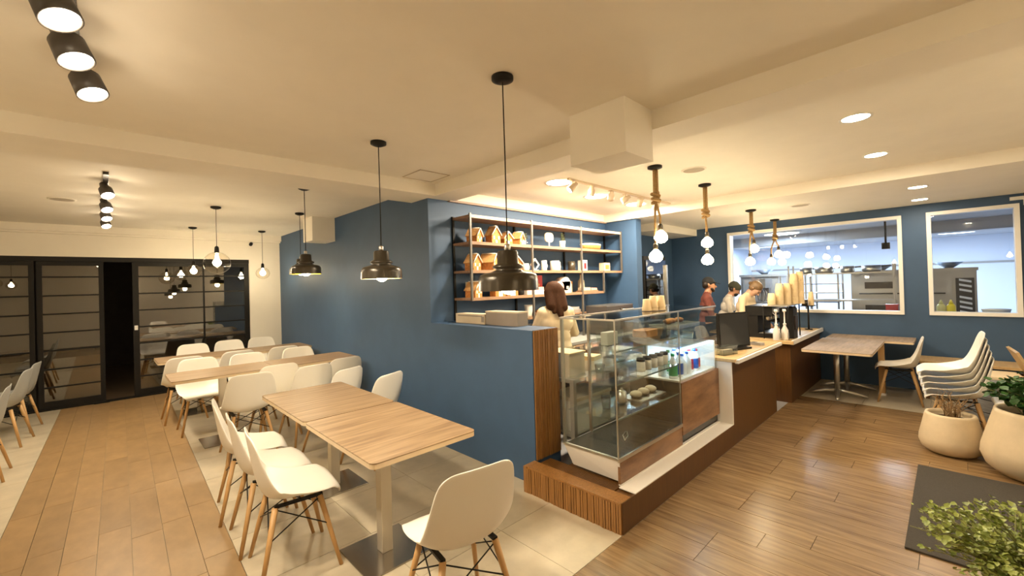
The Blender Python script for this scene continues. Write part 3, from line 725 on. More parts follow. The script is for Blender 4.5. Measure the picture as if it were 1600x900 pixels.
def item(name,label,cat,x,z,parts,y=.1,rz=0,group=None):
    t=thing(name,label,cat,(SHX+x,SHY+y,z),rz,group)
    for n,mb,mt in parts: mb.build(n,mt,t)
    return t
def carton(w,d,h): return box(-w/2,w/2,-d/2,d/2,0,h)
item('paper_bag','beige folded paper bag standing behind the lowest gingerbread house','bag',.22,1.475,[('body',carton(.17,.07,.17),CARDBOX),('fold',box(-.085,.085,-.042,-.035,.13,.17),CARDBOX)],y=.22)
item('pastry_pack','orange pastry pack on the bottom shelf, left of two','pack',.47,1.475,[('body',carton(.15,.1,.10),GINGER),('label_band',box(-.03,.03,-.053,-.05,.0,.1),ICING)],group='orange pastry packs on the bottom shelf')
item('pastry_pack','orange pastry pack on the bottom shelf, right of two','pack',.66,1.475,[('body',carton(.17,.1,.115),GINGER),('label_band',box(-.04,.04,-.053,-.05,.0,.1),ICING)],group='orange pastry packs on the bottom shelf')
item('black_jar','small black jar on the bottom shelf beside the orange packs','jar',.80,1.475,[('body',MB().lathe([(.035,0),(.04,.02),(.04,.08),(.03,.09)],n=16),BLACK),('lid',MB().lathe([(.034,.09),(.034,.11)],n=16),BLACK)],y=.06)
item('book_stack','stack of white boxes on the bottom shelf left of the red box','box',1.02,1.475,[('lower_box',box(-.15,.15,-.08,.08,0,.05),WSTONE),('upper_box',box(-.13,.15,-.075,.07,.05,.09),PINK)],y=.1)
item('gift_box','upright red gift box with gold print on the bottom shelf','box',1.22,1.475,[('body',carton(.17,.06,.235),REDBOX),('gold_band',box(-.03,.03,-.034,-.03,.10,.13),GOLD)],y=.20)
item('paper_roll','pink paper roll lying beside the white carton','paper',1.47,1.475,[('roll',MB().cyl((0,-.09,.075),(0,.09,.075),.075,n=24),PINK),('core',MB().cyl((0,-.092,.075),(0,-.088,.075),.02,n=14),CARDBOX)],y=.1)
item('carton','white carton with rounded top and dark print on the bottom shelf','box',1.63,1.475,[('body',carton(.20,.12,.15),WSTONE),('lid',MB().cyl((-.0,-.06,.12),(0,.06,.12),.09,n=20),WSTONE),('print',box(.0,.05,-.064,-.06,.05,.09),GREYM)],y=.1)
item('paper_bag','brown paper bag leaning by the second shelf post','bag',1.82,1.475,[('body',carton(.13,.08,.15),CARDBOX),('fold',box(-.065,.065,-.045,-.04,.12,.15),GINGER)],y=.18)
item('bottle','tall beige bottle among the parcels at the right of the bottom shelf','bottle',2.10,1.475,[('body',MB().lathe([(.045,0),(.05,.02),(.045,.15),(.02,.19),(.018,.23)],n=16),CARDBOX),('cap',MB().lathe([(.02,.23),(.02,.25)],n=12),GINGER)],y=.15)
item('tray','flat wooden tray with parcels at the right end of the bottom shelf','tray',2.12,1.475,[('base',box(-.17,.17,-.06,.06,0,.02),SHELFW),('parcel',box(-.15,.0,-.05,.05,.02,.06),CARDBOX),('parcel',box(.02,.16,-.05,.05,.02,.05),PINK)],y=.06)
def sprig(x,z,label,pm,h=.10,y=.12,pot_h=.06):
    t=thing('potted_sprig',label,'plant',(SHX+x,SHY+y,z),0,'small potted plants on the upper shelf')
    MB().lathe([(.028,0),(.036,.01),(.04,pot_h),(.034,pot_h),(.03,pot_h-.01)],n=18).build('pot',pm,t)
    vs,fs=leafmesh(.05,.014); m=MB()
    for k in range(26):
        M=Matrix.Translation((0,0,pot_h+rnd.uniform(-.01,h*.6)))@Matrix.Rotation(rnd.uniform(0,6.3),4,'Z')@Matrix.Rotation(rnd.uniform(.3,1.3),4,'X'); m.add([M@Vector(v) for v in vs],fs,0,True)
    m.tube([(0,0,pot_h-.01),(0,0,pot_h+h*.7)],.004,5); m.build('foliage',mat('pale_leaf',(.20,.24,.13),.5,rand=.2,noise=.3),t)['kind']='stuff'
sprig(.96,2.065,'small sprig in a clear jar right of the first shelf post',ACRYL,.12); sprig(1.67,2.065,'green plant in a white cube pot on the upper shelf',WSTONE,.12,pot_h=.10)
sprig(.88,2.065,'small sprig in a jar left of the first shelf post',CARDBOX,.09,y=.08)
item('round_sign','round cream sign on a small stem on the upper shelf','sign',1.38,2.065,[('disc',MB().prism(rrect(.16,.12,.05),-.008,.008,0,Matrix.Translation((0,0,.13))@Matrix.Rotation(R(90),4,'X')),CARDBOX),('stem',MB().cyl((0,0,.012),(0,0,.07),.008),WSTONE),('base',MB().lathe([(.035,0),(.03,.012)],n=16),WSTONE)])
item('bread_basket','oblong wicker basket with a white cloth lining at the right of the upper shelf','basket',2.28,2.065,[('basket',MB().lathe([(.10,0),(.15,.01),(.17,.06),(.165,.065)],n=24,M=Matrix.Scale(1.25,4,(1,0,0))@Matrix.Scale(.6,4,(0,1,0))),GINGER),('lining',MB().lathe([(.15,.055),(.172,.07),(.168,.085),(.14,.075),(.05,.08),(.001,.085)],n=24,M=Matrix.Scale(1.25,4,(1,0,0))@Matrix.Scale(.6,4,(0,1,0))),WSTONE)])
def mug(x,z,label,mt,h=.10,r=.042,y=.1):
    t=thing('mug',label,'mug',(SHX+x,SHY+y,z),0,'mugs on the middle shelf')
    MB().lathe([(r*.85,0),(r,.008),(r,h),(r-.005,h),(r-.006,.01),(.001,.008)],n=20).build('body',mt,t)
    MB().tube([(r-.002+.028*math.sin(a),0,h*.5+.032*math.cos(a)) for a in [math.pi*k/8 for k in range(9)]],.005,6).build('handle',mt,t)
item('napkin_ring','white diamond shaped holder at the first shelf post','holder',1.08,1.765,[('frame',MB().tube([(.07*math.sin(a),0,.075+.07*math.cos(a)) for a in [math.pi*k/2 for k in range(5)]],.012,6),WSTONE),('foot',box(-.03,.03,-.03,.03,0,.012),WSTONE)],y=.08)
mug(1.27,1.765,'slim white mug right of the diamond holder',WSTONE,.13,.035); mug(1.48,1.765,'wide pale mug in the middle of the middle shelf',WSTONE,.13,.06); mug(1.60,1.765,'pale mug tucked beside the wide mug',CARDBOX,.12,.045,.16); mug(1.83,1.765,'dark mug left of the second shelf post',BRONZE,.13,.05)
mug(.98,1.765,'small white mug left of the first shelf post',WSTONE,.09,.04,.14)
item('candle_box','white and red patterned box right of the second shelf post','box',2.08,1.765,[('body',carton(.11,.08,.15),WSTONE),('pattern',box(-.02,.03,-.044,-.04,.03,.11),REDBOX)])
item('tea_box','tan square box at the right end of the middle shelf','box',2.62,1.765,[('body',carton(.15,.09,.12),CARDBOX),('label_panel',box(-.045,.045,-.049,-.045,.03,.09),GINGER)])
# lower board
item('paper_cone','white paper cone standing on the lowest board','paper',.97,1.205,[('cone',MB().lathe([(.03,0),(.035,.02),(.055,.14),(.05,.14)],n=18),WSTONE),('rim',MB().lathe([(.056,.135),(.058,.145)],n=18,caps=False),WSTONE)])
item('bread_board','wooden bowl of rolls on the lowest board beside the paper cone','bowl',1.15,1.205,[('bowl',MB().lathe([(.05,0),(.09,.03),(.10,.05),(.095,.05),(.05,.012)],n=20),SHELFW),('roll',MB().sphere((.0,.0,.05),.045,14,sz=.7),GINGER)])
item('folded_cloth','grey folded cloth on the lowest board right of the woman','cloth',1.80,1.205,[('lower_fold',MB().prism(rrect(.26,.16,.04),0,.04),GREYBOX),('upper_fold',MB().prism(rrect(.22,.14,.04),.04,.075),GREYM)])
t=thing('back_counter','dark back counter running below the wall shelf','counter',(2.80,3.16,0)); box(0,2.88,.0,.58,0,.86).build('cabinet',BROWN,t); box(0,2.9,-.02,.595,.86,.89).build('worktop',GREYM,t)
for k in range(4): box(.02+.72*k,.70+.72*k,-.012,0,.05,.84).build('door',BROWN,t)
t=thing('coffee_grinder','black grinder on the back counter left of the woman','grinder',(3.42,3.36,.89)); box(-.08,.08,-.1,.1,0,.26).build('body',BLACK,t); MB().lathe([(.05,.26),(.075,.34),(.07,.35)],n=18).build('hopper',GLASS,t); box(-.03,.03,-.13,-.1,.05,.10).build('spout',CHROME,t)
t=thing('toaster_oven','dark boxy oven on the back counter near the blue pier','oven',(5.08,3.32,.89)); box(-.30,.36,-.16,.18,.02,.38).build('body',mat('oven_grey',(.07,.06,.055),.4),t); box(.02,.34,-.172,-.16,.06,.35).build('door',OVGLASS,t); MB().cyl((.04,-.19,.33),(.32,-.19,.33),.008,n=8).build('handle',CHROME,t); box(-.30,.36,-.16,.18,.38,.395).build('top_plate',CHROME,t)
t=thing('storage_box','beige printed storage box lying on the half wall ledge','box',(2.66,3.33,1.23)); box(-.05,.08,-.24,.22,0,.095).build('body',CARDBOX,t); box(-.053,-.05,-.20,.18,.070,.082).build('print_band',GREYBOX,t); box(-.053,-.05,-.23,-.19,.02,.075).build('print_mark',GREYBOX,t)
t=thing('storage_box','taupe storage box lying beside the beige one on the half wall ledge','box',(2.67,2.87,1.23)); box(-.05,.08,-.215,.215,0,.125).build('body',GREYBOX,t); box(-.053,.083,-.218,.218,.115,.128).build('lid',CARDBOX,t)
t=thing('drinks_fridge','tall black glass-door fridge in the corner behind the rope pendants','fridge',(5.90,3.20,0)); box(0,.70,.02,.54,0,1.98).build('body',BLACK,t); box(.03,.66,.0,.02,.06,1.92).build('door_glass',glass('fridge_glass',(.10,.10,.10),3.0),t); box(.63,.67,-.03,.0,.5,1.85).build('handle',CHROME,t)
for z in (.5,.9,1.3,1.6): box(.05,.64,.018,.022,z,z+.012).build('shelf_edge',CHROME,t)

# ------------------------------------------------------------------ things on the counters and in the case
def cups(x,y,z,n,label,r=.042,group='paper cup stacks',up=False):
    t=thing('cup_stack',label,'cups',(x,y,z),0,group)
    pr=[(r*1.03,0),(r*1.05,.004),(r,.008),(r*.74,.10),(.001,.10)] if not up else [(.001,0),(r*.74,0),(r,.09),(r*1.05,.095),(r*1.03,.10),(r*.95,.098)]
    for k in range(n):
        o=MB().lathe(pr,n=16,caps=False).build('cup',CARD,t); o.location=(0,0,.026*k)
for k,(dx,dy,n,l) in enumerate(((-.06,.03,1,'left'),(.0,.0,2,'middle'),(.065,-.035,2,'right'))):
    cups(3.44+dx,1.80+dy,1.342,n,'%s stack of upturned paper cups on the glass display case'%l,.040)
t=thing('till_screen','black touch screen till on the beech counter','monitor',(4.97,1.66,.83),R(-20))
M=Matrix.Translation((0,0,.035))@Matrix.Rotation(R(-3),4,'X'); MB().box(-.235,.235,-.012,.012,-.02,.36,0,M).build('screen_case',BLACK,t); MB().box(-.22,.22,-.0135,-.0119,.0,.345,0,M).build('screen',mat('screen_glass',(.006,.006,.007),.12),t)
MB().box(-.19,.19,.012,.20,.02,.33,0,M).build('rear_housing',BLACK,t); box(-.14,.14,-.10,.20,0,.02).build('stand_base',BLACK,t); box(-.04,.04,.04,.12,.02,.14).build('stand_neck',BLACK,t)
t=thing('card_holder','clear acrylic holder on the beech counter edge before the till','holder',(4.55,1.60,.83),R(-15)); m=box(-.11,.11,-.05,-.045,0,.09); m.box(-.11,.11,.045,.05,0,.09); m.box(-.11,-.105,-.045,.045,0,.09); m.box(.105,.11,-.045,.045,0,.09); m.build('walls',ACRYL,t); box(-.11,.11,-.05,.05,0,.004).build('base',ACRYL,t); box(-.08,.07,-.02,.02,.005,.05).build('cards',CARDBOX,t)
t=thing('card_reader','small grey card reader right of the till','card reader',(5.38,1.56,.83),R(-20)); box(-.035,.035,-.07,.07,0,.03).build('body',GREYM,t); box(-.028,.028,.01,.06,.03,.032).build('display',BLACK,t)
m=thing('espresso_machine','black and steel espresso machine on the second counter','coffee machine',(6.72,1.80,.785))
box(-.30,.30,-.14,.18,.0,.06).build('drip_base',BLACK,m); box(-.30,.30,.04,.18,.06,.40).build('back_body',BLACK,m); box(-.31,.31,-.14,.19,.30,.43).build('head',BLACK,m)
box(-.29,.29,-.13,.03,.06,.068).build('drip_grate',CHROME,m)
for x in (-.18,.0,.18):
    MB().lathe([(.035,.23),(.038,.30)],(x,-.05,0),16).build('group_head',CHROME,m); MB().cyl((x,-.06,.225),(x,-.22,.215),.013,n=10).build('portafilter',BLACK,m)
for x in (-.30,.30): MB().tube([(x,-.13,.36),(x,-.18,.30),(x,-.16,.12)],.007,6).build('steam_wand',CHROME,m)
box(-.30,.30,-.145,-.14,.33,.40).build('badge_panel',CHROME,m)
m=thing('bean_grinder','tall black coffee grinder right of the syrup bottles','grinder',(6.60,1.50,.785)); box(-.10,.10,-.06,.10,0,.40).build('body',BLACK,m); box(-.06,.06,-.075,-.06,.12,.30).build('front_plate',mat('dark_brown_plate',(.03,.018,.012),.4),m); MB().lathe([(.04,0),(.04,.02)],(0,-.03,.40),16).build('top_cap',BLACK,m)
def syrup(x,y,label):
    t=thing('syrup_bottle',label,'bottle',(x,y,.785),0,'pump bottles on the second counter')
    MB().lathe([(.036,0),(.04,.01),(.04,.13),(.016,.18),(.015,.20)],n=18).build('bottle',WSTONE,t); box(-.022,.022,-.0412,-.039,.03,.10).build('label_panel',GREYM,t)
    MB().lathe([(.02,.20),(.02,.215),(.008,.22),(.008,.36),(.02,.37),(.02,.40)],n=14).build('pump',FRAMEW,t); MB().cyl((0,0,.39),(-.05,-.03,.38),.007,n=8).build('spout',FRAMEW,t)
syrup(6.22,1.57,'white pump syrup bottle, left of the pair'); syrup(6.32,1.50,'white pump syrup bottle, right of the pair')
t=thing('cup_tray','steel tray on legs carrying cup stacks above the coffee machine','tray',(6.64,1.62,.785)); box(-.30,.34,-.16,.14,.43,.445).build('tray',CHROME,t)
for x in (-.28,.32):
    for y in (-.15,.13): MB().cyl((x,y,0),(x,y,.43),.008,n=8).build('leg',BLACK,t)
for k,(dx,n,l) in enumerate(((-.22,3,'shortest'),(-.09,8,'second'),(.035,8,'third'),(.15,13,'fourth'),(.25,14,'tallest'))):
    cups(6.64+dx*.72+.06,1.575-dx*.55,1.23,n,'%s of the five tall paper cup stacks on the steel tray'%l,.05,'tall paper cup stacks')
t=thing('pole_stand','thin black pole stand with a small cup shelf at the counter end','stand',(7.75,1.52,.785)); MB().lathe([(.05,0),(.05,.012)],n=20).build('foot',BLACK,t); MB().cyl((0,0,.012),(0,0,.36),.012,n=10).build('pole',BLACK,t); box(-.12,.12,-.08,.08,.36,.372).build('shelf',BLACK,t)
cups(7.80,1.49,1.157,5,'short paper cup stack on the small pole shelf',.04,'tall paper cup stacks'); 
t=thing('tin','dark round tin on the small pole shelf','tin',(7.69,1.55,1.157)); MB().lathe([(.04,0),(.04,.07)],n=18).build('body',BRONZE,t); MB().lathe([(.042,.07),(.042,.085)],n=18).build('lid',BRONZE,t)
wt=thing('work_table','steel work table with a lower shelf right behind the glass display case','table',(2.80,2.20,0))
box(0,1.5,0,.42,.76,.79).build('top',KSTEEL,wt); box(.02,1.48,.02,.40,.30,.32).build('lower_shelf',KSTEEL,wt)
for x in (.0,1.46):
    for y in (0,.38): box(x,x+.04,y,y+.04,0,.76).build('leg',KSTEEL,wt)
def onwork(name,label,cat,x,y,z,parts,rz=0):
    t=thing(name,label,cat,(2.80+x,2.20+y,z),rz)
    for n,mb,mt in parts: mb.build(n,mt,t)
onwork('carton','cream carton on the work table seen through the left end of the case','box',.15,.2,.79,[('body',box(-.11,.11,-.13,.13,0,.2),CARDBOX),('flap',box(-.115,.115,-.14,.14,.2,.212),CARD)])
onwork('carton','wide white carton on the lower shelf behind the case','box',.35,.2,.32,[('body',box(-.26,.26,-.15,.15,0,.26),WSTONE),('lid',box(-.27,.27,-.16,.16,.26,.29),CARDBOX)])
onwork('paper_stack','pile of cream napkins on the work table behind the case','napkins',.48,.18,.79,[('lower_pile',box(-.09,.09,-.09,.09,0,.09),WSTONE),('upper_pile',box(-.08,.09,-.085,.08,.09,.13),CARD)],.2)
onwork('canister','steel canister on the work table behind the case','canister',.72,.15,.79,[('body',MB().lathe([(.06,0),(.065,.01),(.065,.2),(.05,.22)],n=20),CHROME),('lid',MB().lathe([(.066,.2),(.066,.225),(.02,.235)],n=20),BLACK)])
onwork('mixing_bowl','white mixing bowl on the work table behind the case','bowl',1.0,.2,.79,[('bowl',MB().lathe([(.06,0),(.13,.07),(.15,.13),(.14,.13),(.05,.012)],n=26),WSTONE),('rim',MB().lathe([(.15,.125),(.155,.135)],n=26,caps=False),WSTONE)])
onwork('crate','grey crate on the lower shelf behind the lit fridge','crate',1.0,.2,.32,[('body',box(-.25,.25,-.16,.16,0,.24),GREYM),('rim',box(-.26,.26,-.17,.17,.22,.25),GREYBOX)])
# case contents (case origin 2.505,1.60,.2)
CX,CY,CZ=2.505,1.60,.2
def incase(name,label,cat,x,y,z,parts,rz=0,group=None):
    t=thing(name,label,cat,(CX+x,CY+y,CZ+z),rz,group)
    for n,mb,mt in parts: mb.build(n,mt,t)
    return t
for i,(x,y,h,cm,l) in enumerate(((1.06,.10,.17,CANG,'green labelled bottle nearest the glass corner'),(1.15,.09,.17,CANB,'blue labelled bottle second in the lit fridge'),(1.24,.10,.15,CANW,'white labelled bottle third in the lit fridge'),(1.32,.09,.16,CANW,'white bottle beneath the red ones in the lit fridge'),(1.41,.11,.17,CANR,'red labelled bottle in the lit fridge'),(1.50,.10,.16,CANB,'blue bottle right of the red one in the lit fridge'),(1.59,.12,.15,CANR,'red bottle farthest along the lit fridge'),(1.10,.22,.17,CANW,'white bottle in the second row behind the green one'),(1.22,.22,.17,CANG,'green bottle in the second row of the lit fridge'),(1.34,.22,.17,CANB,'blue bottle in the second row of the lit fridge'),(1.46,.22,.17,CANW,'white bottle in the second row near the fridge end'))):
    h*=1.2
    incase('drink_bottle',l,'bottle',x,y,.545,[('bottle',MB().lathe([(.034,0),(.037,.008),(.037,h*.62),(.015,h*.85),(.015,h*.95)],n=16),CANW),('label_wrap',MB().lathe([(.0378,h*.12),(.0378,h*.60)],n=16,caps=False),cm),('cap',MB().lathe([(.016,h*.94),(.016,h*1.05)],n=12),cm if cm!=CANW else CANB)],group='bottles in the lit fridge')
for k,(x,y,z,l) in enumerate(((1.2,.26,.826,'left clear tub on the upper fridge shelf'),(1.42,.24,.826,'middle clear tub on the upper fridge shelf'),(1.64,.22,.826,'right clear tub on the upper fridge shelf'))):
    incase('plastic_tub',l,'tub',x,y,z,[('tub',MB().lathe([(.05,0),(.07,.09),(.068,.09),(.048,.004)],n=18),ACRYL),('filling',MB().lathe([(.047,.005),(.058,.055),(.001,.06)],n=16),CARDBOX)],group='clear tubs on the upper fridge shelf')
incase('cake_box','clear plastic cake box with an orange loaf on the case top shelf','cake box',.78,.2,.916,[('lid',MB().prism(rrect(.34,.24,.03),.02,.15),ACRYL),('base',MB().prism(rrect(.36,.26,.03),0,.02),DARKTRAY),('loaf',MB().prism(rrect(.24,.14,.05),.021,.075),GINGER)])
for k,(x,l) in enumerate(((.55,'first small dark-lidded jar on the middle glass shelf'),(.65,'second small dark-lidded jar on the middle glass shelf'),(.75,'third small dark-lidded jar on the middle glass shelf'),(.85,'fourth small dark-lidded jar on the middle glass shelf'),(.94,'fifth dark-lidded jar, next to the lit fridge'))):
    incase('jam_jar',l,'jar',x,.12,.686,[('jar',MB().lathe([(.030,0),(.034,.008),(.034,.07),(.028,.08)],n=16),WSTONE),('lid',MB().lathe([(.033,.08),(.033,.105)],n=16),BLACK)],group='jars on the middle glass shelf')
incase('pastry_tray','clear lidded tray of orange pastries on the top glass shelf of the fridge end','tray',1.42,.24,.976,[('lid',MB().prism(rrect(.50,.26,.03),.015,.11),ACRYL),('tray',MB().prism(rrect(.52,.28,.03),0,.015),CHROME),('pastry',MB().sphere((-.14,0,.04),.045,14,sz=.55),GINGER),('pastry',MB().sphere((-.03,.02,.04),.045,14,sz=.55),GINGER),('pastry',MB().sphere((.09,0,.04),.045,14,sz=.55),GINGER)])
incase('napkin_holder','clear napkin holder on the top glass shelf at the left end','holder',.30,.24,.916,[('walls',MB().add([(-.09,-.05,0),(.09,-.05,0),(.09,.05,0),(-.09,.05,0),(-.1,-.06,.12),(.1,-.06,.12),(.1,.06,.12),(-.1,.06,.12)],[(0,1,2,3),(0,4,5,1),(1,5,6,2),(2,6,7,3),(3,7,4,0)]),ACRYL),('napkins',box(-.07,.07,-.03,.03,.004,.10),WSTONE)])
for k,(x,y,z,l) in enumerate(((.45,.30,.686,'folded clear pastry clamshell on the middle glass shelf, left'),(.72,.30,.686,'folded clear pastry clamshell on the middle glass shelf, right'))):
    incase('clamshell_box',l,'box',x,y,z,[('tub',MB().add([(-.09,-.07,0),(.09,-.07,0),(.09,.07,0),(-.09,.07,0),(-.07,-.05,.11),(.07,-.05,.11),(.07,.05,.11),(-.07,.05,.11)],[(0,1,2,3),(4,7,6,5),(0,4,5,1),(1,5,6,2),(2,6,7,3),(3,7,4,0)]),ACRYL),('hinge',box(-.07,.07,.05,.06,.10,.115),ACRYL)],group='clear clamshells on the middle glass shelf')
incase('price_stand','row of cream pastries on the lower glass shelf','pastry',.72,.2,.446,[('tray',box(-.2,.2,-.1,.1,0,.01),CHROME),('pastry',MB().sphere((-.12,0,.035),.05,14,sz=.6),CARDBOX),('pastry',MB().sphere((.0,0,.035),.05,14,sz=.6),CARDBOX),('pastry',MB().sphere((.12,0,.035),.05,14,sz=.6),CARDBOX)])
incase('sugar_pot','steel sugar pot on the lower glass shelf','pot',.42,.22,.446,[('body',MB().lathe([(.03,0),(.04,.02),(.035,.09),(.02,.1)],n=16),CHROME),('knob',MB().sphere((0,0,.11),.012,10),CHROME)])
incase('tumbler','clear tumbler on the lower glass shelf by the case end','glass',.20,.22,.446,[('body',MB().lathe([(.03,0),(.038,.1),(.036,.1),(.028,.005)],n=18),ACRYL)])
incase('tumbler','clear tumbler on the middle glass shelf by the case end','glass',.16,.24,.686,[('body',MB().lathe([(.03,0),(.038,.1),(.036,.1),(.028,.005)],n=18),ACRYL)])
incase('cake_fork','steel tongs lying on the dark tray','tongs',.42,.2,.188,[('arm',MB().tube([(-.1,0,.004),(0,.02,.006),(.1,.0,.004)],.004,6),CHROME),('arm',MB().tube([(-.1,0,.004),(0,-.02,.006),(.1,-.01,.004)],.004,6),CHROME)],rz=.5)

# ------------------------------------------------------------------ kitchen behind the windows
KX=15.6; KZ=2.5
struct('floor_kitchen', box(XW+.12,KX,YF,4.6,-.05,0), KFLOOR); struct('ceiling_kitchen', box(XW+.12,KX,YF,4.6,KZ,KZ+.1), KCEIL)
struct('wall_kitchen_back', box(KX,KX+.1,YF,4.6,0,KZ+.1), KWALL); struct('wall_kitchen_left', box(XW+.12,KX,4.6,4.7,0,KZ+.1), KWALL); struct('wall_kitchen_right', box(XW+.12,KX,YF-.1,YF,0,KZ+.1), KWALL)
struct('trim_7', box(10.6,11.0,YF,4.6,KZ-.2,KZ), KCEIL); struct('trim_8', box(KX-.02,KX,YF,4.6,1.80,1.85), GREYM)
for i,(x,y,l) in enumerate(((9.9,2.35,'round cool ceiling light behind the left half of the large window'),(11.6,2.55,'round cool ceiling light deeper in the kitchen, left of centre'),(12.2,1.75,'round cool ceiling light deeper in the kitchen, right of centre'),(12.0,.95,'round cool ceiling light behind the right end of the large window'),(13.6,-.12,'round cool ceiling light behind the small window'),(13.5,3.6,'round cool ceiling light at the far left of the kitchen'))):
    t=thing('kitchen_light',l,'lamp',(x,y,KZ),0,'round kitchen ceiling lights'); MB().lathe([(.30,-.03),(.33,-.01),(.33,0)],n=28,caps=False).build('rim',FRAMEW,t); MB().lathe([(.001,-.035),(.30,-.03)],n=28,caps=False).build('diffuser',COOLGLOW,t)
    lamp('AREA',(x,y,KZ-.05),22 if y<0 else 36,COOL,.58)
def oven(x,y,w,label,panel=False):
    t=thing('deck_oven',label,'oven',(x,y,0)); H=1.62
    box(0,.9,0,w,.25,H).build('body',KSTEEL,t)
    for yy in (.04,w-.04):
        for xx in (.06,.84): MB().cyl((xx,yy,0),(xx,yy,.25),.025,n=10).build('leg',GREYM,t)
    a=.28 if panel else .04
    for z in (.36,.80,1.22):
        d=box(-.02,0,a,w-.05,z,z+.34).build('door',KSTEEL,t); box(-.026,-.02,a+.14,w-.2,z+.12,z+.24).build('window',OVGLASS,d); MB().cyl((-.05,a+.08,z+.03),(-.05,w-.12,z+.03),.011,n=8).build('handle',BLACK,d)
    if panel:
        p=box(-.02,0,.03,.24,.85,1.5).build('control_panel',mat('panel_dark',(.02,.02,.024),.3),t)
        m=MB()
        for z in (.90,.98,1.06,1.14,1.26,1.34,1.42): m.add([(-.024,.06,z),(-.024,.20,z+.035),(-.024,.20,z+.07),(-.024,.06,z+.035)],[(0,1,2,3)])
        m.build('panel_stripe',CANW,p)
    box(-.03,.93,-.02,w+.02,H,H+.05).build('top_cap',KSTEEL,t)
    MB().lathe([(.05,0),(.18,.10),(.17,.10),(.04,.01)],(.4,w*.5,H+.05),20).build('flue_hood',mat('steel_blue',(.20,.27,.36),.4,metal=.5),t)
oven(10.15,-.30,.62,'steel deck oven with black striped panel behind the small window',True)
oven(10.15,.50,.80,'steel deck oven behind the right end of the large window')
oven(10.4,2.55,.75,'steel deck oven at the far left of the kitchen')
def trolley(x,y,label):
    t=thing('rack_trolley',label,'trolley',(x,y,0),0,'steel rack trolleys in the kitchen')
    for xx in (0,.5):
        for yy in (0,.42): box(xx,xx+.025,yy,yy+.025,.08,1.62).build('post',KSTEEL,t); MB().sphere((xx+.012,yy+.012,.045),.045,10).build('caster',BLACK,t)
    for k in range(8): box(0,.525,.012,.433,.25+.17*k,.262+.17*k).build('sheet_pan',BRONZE if k%2 else KSTEEL,t)
trolley(9.7,1.42,'steel rack trolley with baking sheets right of the cup stacks'); trolley(9.75,.98+.95,'steel rack trolley directly behind the tallest cup stack')
t=thing('steel_shelf','tall open steel shelf with pans between the rack trolleys and the ovens','shelf',(9.15,.62,0))
for y in (0,1.45):
    for x in (0,.35): box(x,x+.025,y,y+.025,0,1.80).build('post',KSTEEL,t)
for z in (.35,.75,1.15,1.62): box(0,.375,.025,1.45,z,z+.025).build('board',KSTEEL,t)
for k,(y,r_) in enumerate(((.3,.13),(.62,.10),(.95,.14),(1.22,.10))):
    q=thing('saucepan',['small steel pan nearest the window frame on the open steel shelf','second steel pan along the open steel shelf','largest steel pan on the open steel shelf','steel pan at the left end of the open steel shelf'][k],'pan',(9.33,.62+y,1.645)); MB().lathe([(r_*.9,0),(r_,.02),(r_,.11),(r_-.008,.11),(r_-.01,.02),(.001,.012)],n=22).build('pan',CHROME,q); MB().cyl((0,-r_,.09),(0,-r_-.12,.10),.01,n=8).build('handle',BLACK,q)
t=thing('dough_mixer','steel planetary mixer behind the left half of the large window','mixer',(9.2,2.55,0)); box(-.2,.25,-.2,.2,0,.85).build('stand',KSTEEL,t); MB().lathe([(.10,.86),(.17,.98),(.19,1.14),(.18,1.14)],n=24).build('bowl',CHROME,t); box(.1,.25,-.1,.1,.85,1.4).build('column',GREYM,t); box(-.2,.25,-.12,.12,1.4,1.58).build('head',GREYM,t)
for k in range(4): 
    a=k*math.pi/4; MB().tube([(.0+.1*math.cos(a)*math.sin(u),.1*math.sin(a)*math.sin(u),1.25-.14*math.cos(u)+.0) for u in [math.pi*(-1+2*i/12) for i in range(13)]],.006,6).build('whisk_wire',CHROME,t)
t=thing('prep_table','steel prep table just inside the kitchen windows','table',(8.45,-.6,0)); box(0,.55,0,3.2,.88,.92).build('top',KSTEEL,t)
for x in (.03,.5):
    for y in (.04,3.14): box(x,x+.03,y,y+.03,0,.88).build('leg',KSTEEL,t)
for y,mt,l in ((.10,mat('pale_yellow',(.75,.72,.30),.4),'pale squeeze bottle inside the small window'),(.0,mat('yellow_sauce',(.80,.66,.02),.4),'bright yellow squeeze bottle inside the small window')):
    t=thing('squeeze_bottle',l,'bottle',(8.6,y,.92),0,'squeeze bottles inside the small window'); MB().lathe([(.045,0),(.05,.02),(.048,.20),(.03,.23)],n=18).build('bottle',mt,t); MB().lathe([(.028,.23),(.006,.29)],n=14).build('nozzle',mt,t)
t=thing('red_container','small red container inside the large window corner','container',(8.6,.62,.92)); box(-.07,.07,-.07,.07,0,.2).build('body',REDBOX,t); box(-.075,.075,-.075,.075,.2,.22).build('lid',REDBOX,t)
t=thing('tub_stack','white plastic tub inside the small window at right','tub',(8.65,-.42,.92)); MB().lathe([(.10,0),(.13,.14),(.135,.15),(.12,.15)],n=24).build('tub',FRAMEW,t); MB().lathe([(.136,.15),(.136,.165)],n=24).build('lid',FRAMEW,t)
t=thing('hanging_rail','dark hanging strip at the right end of the large window','rail',(9.0,.70,KZ)); MB().cyl((0,0,0),(0,0,-.40),.014,n=8).build('rod',BLACK,t); box(-.02,.02,-.05,.05,-.5,-.40).build('hook_plate',BLACK,t)

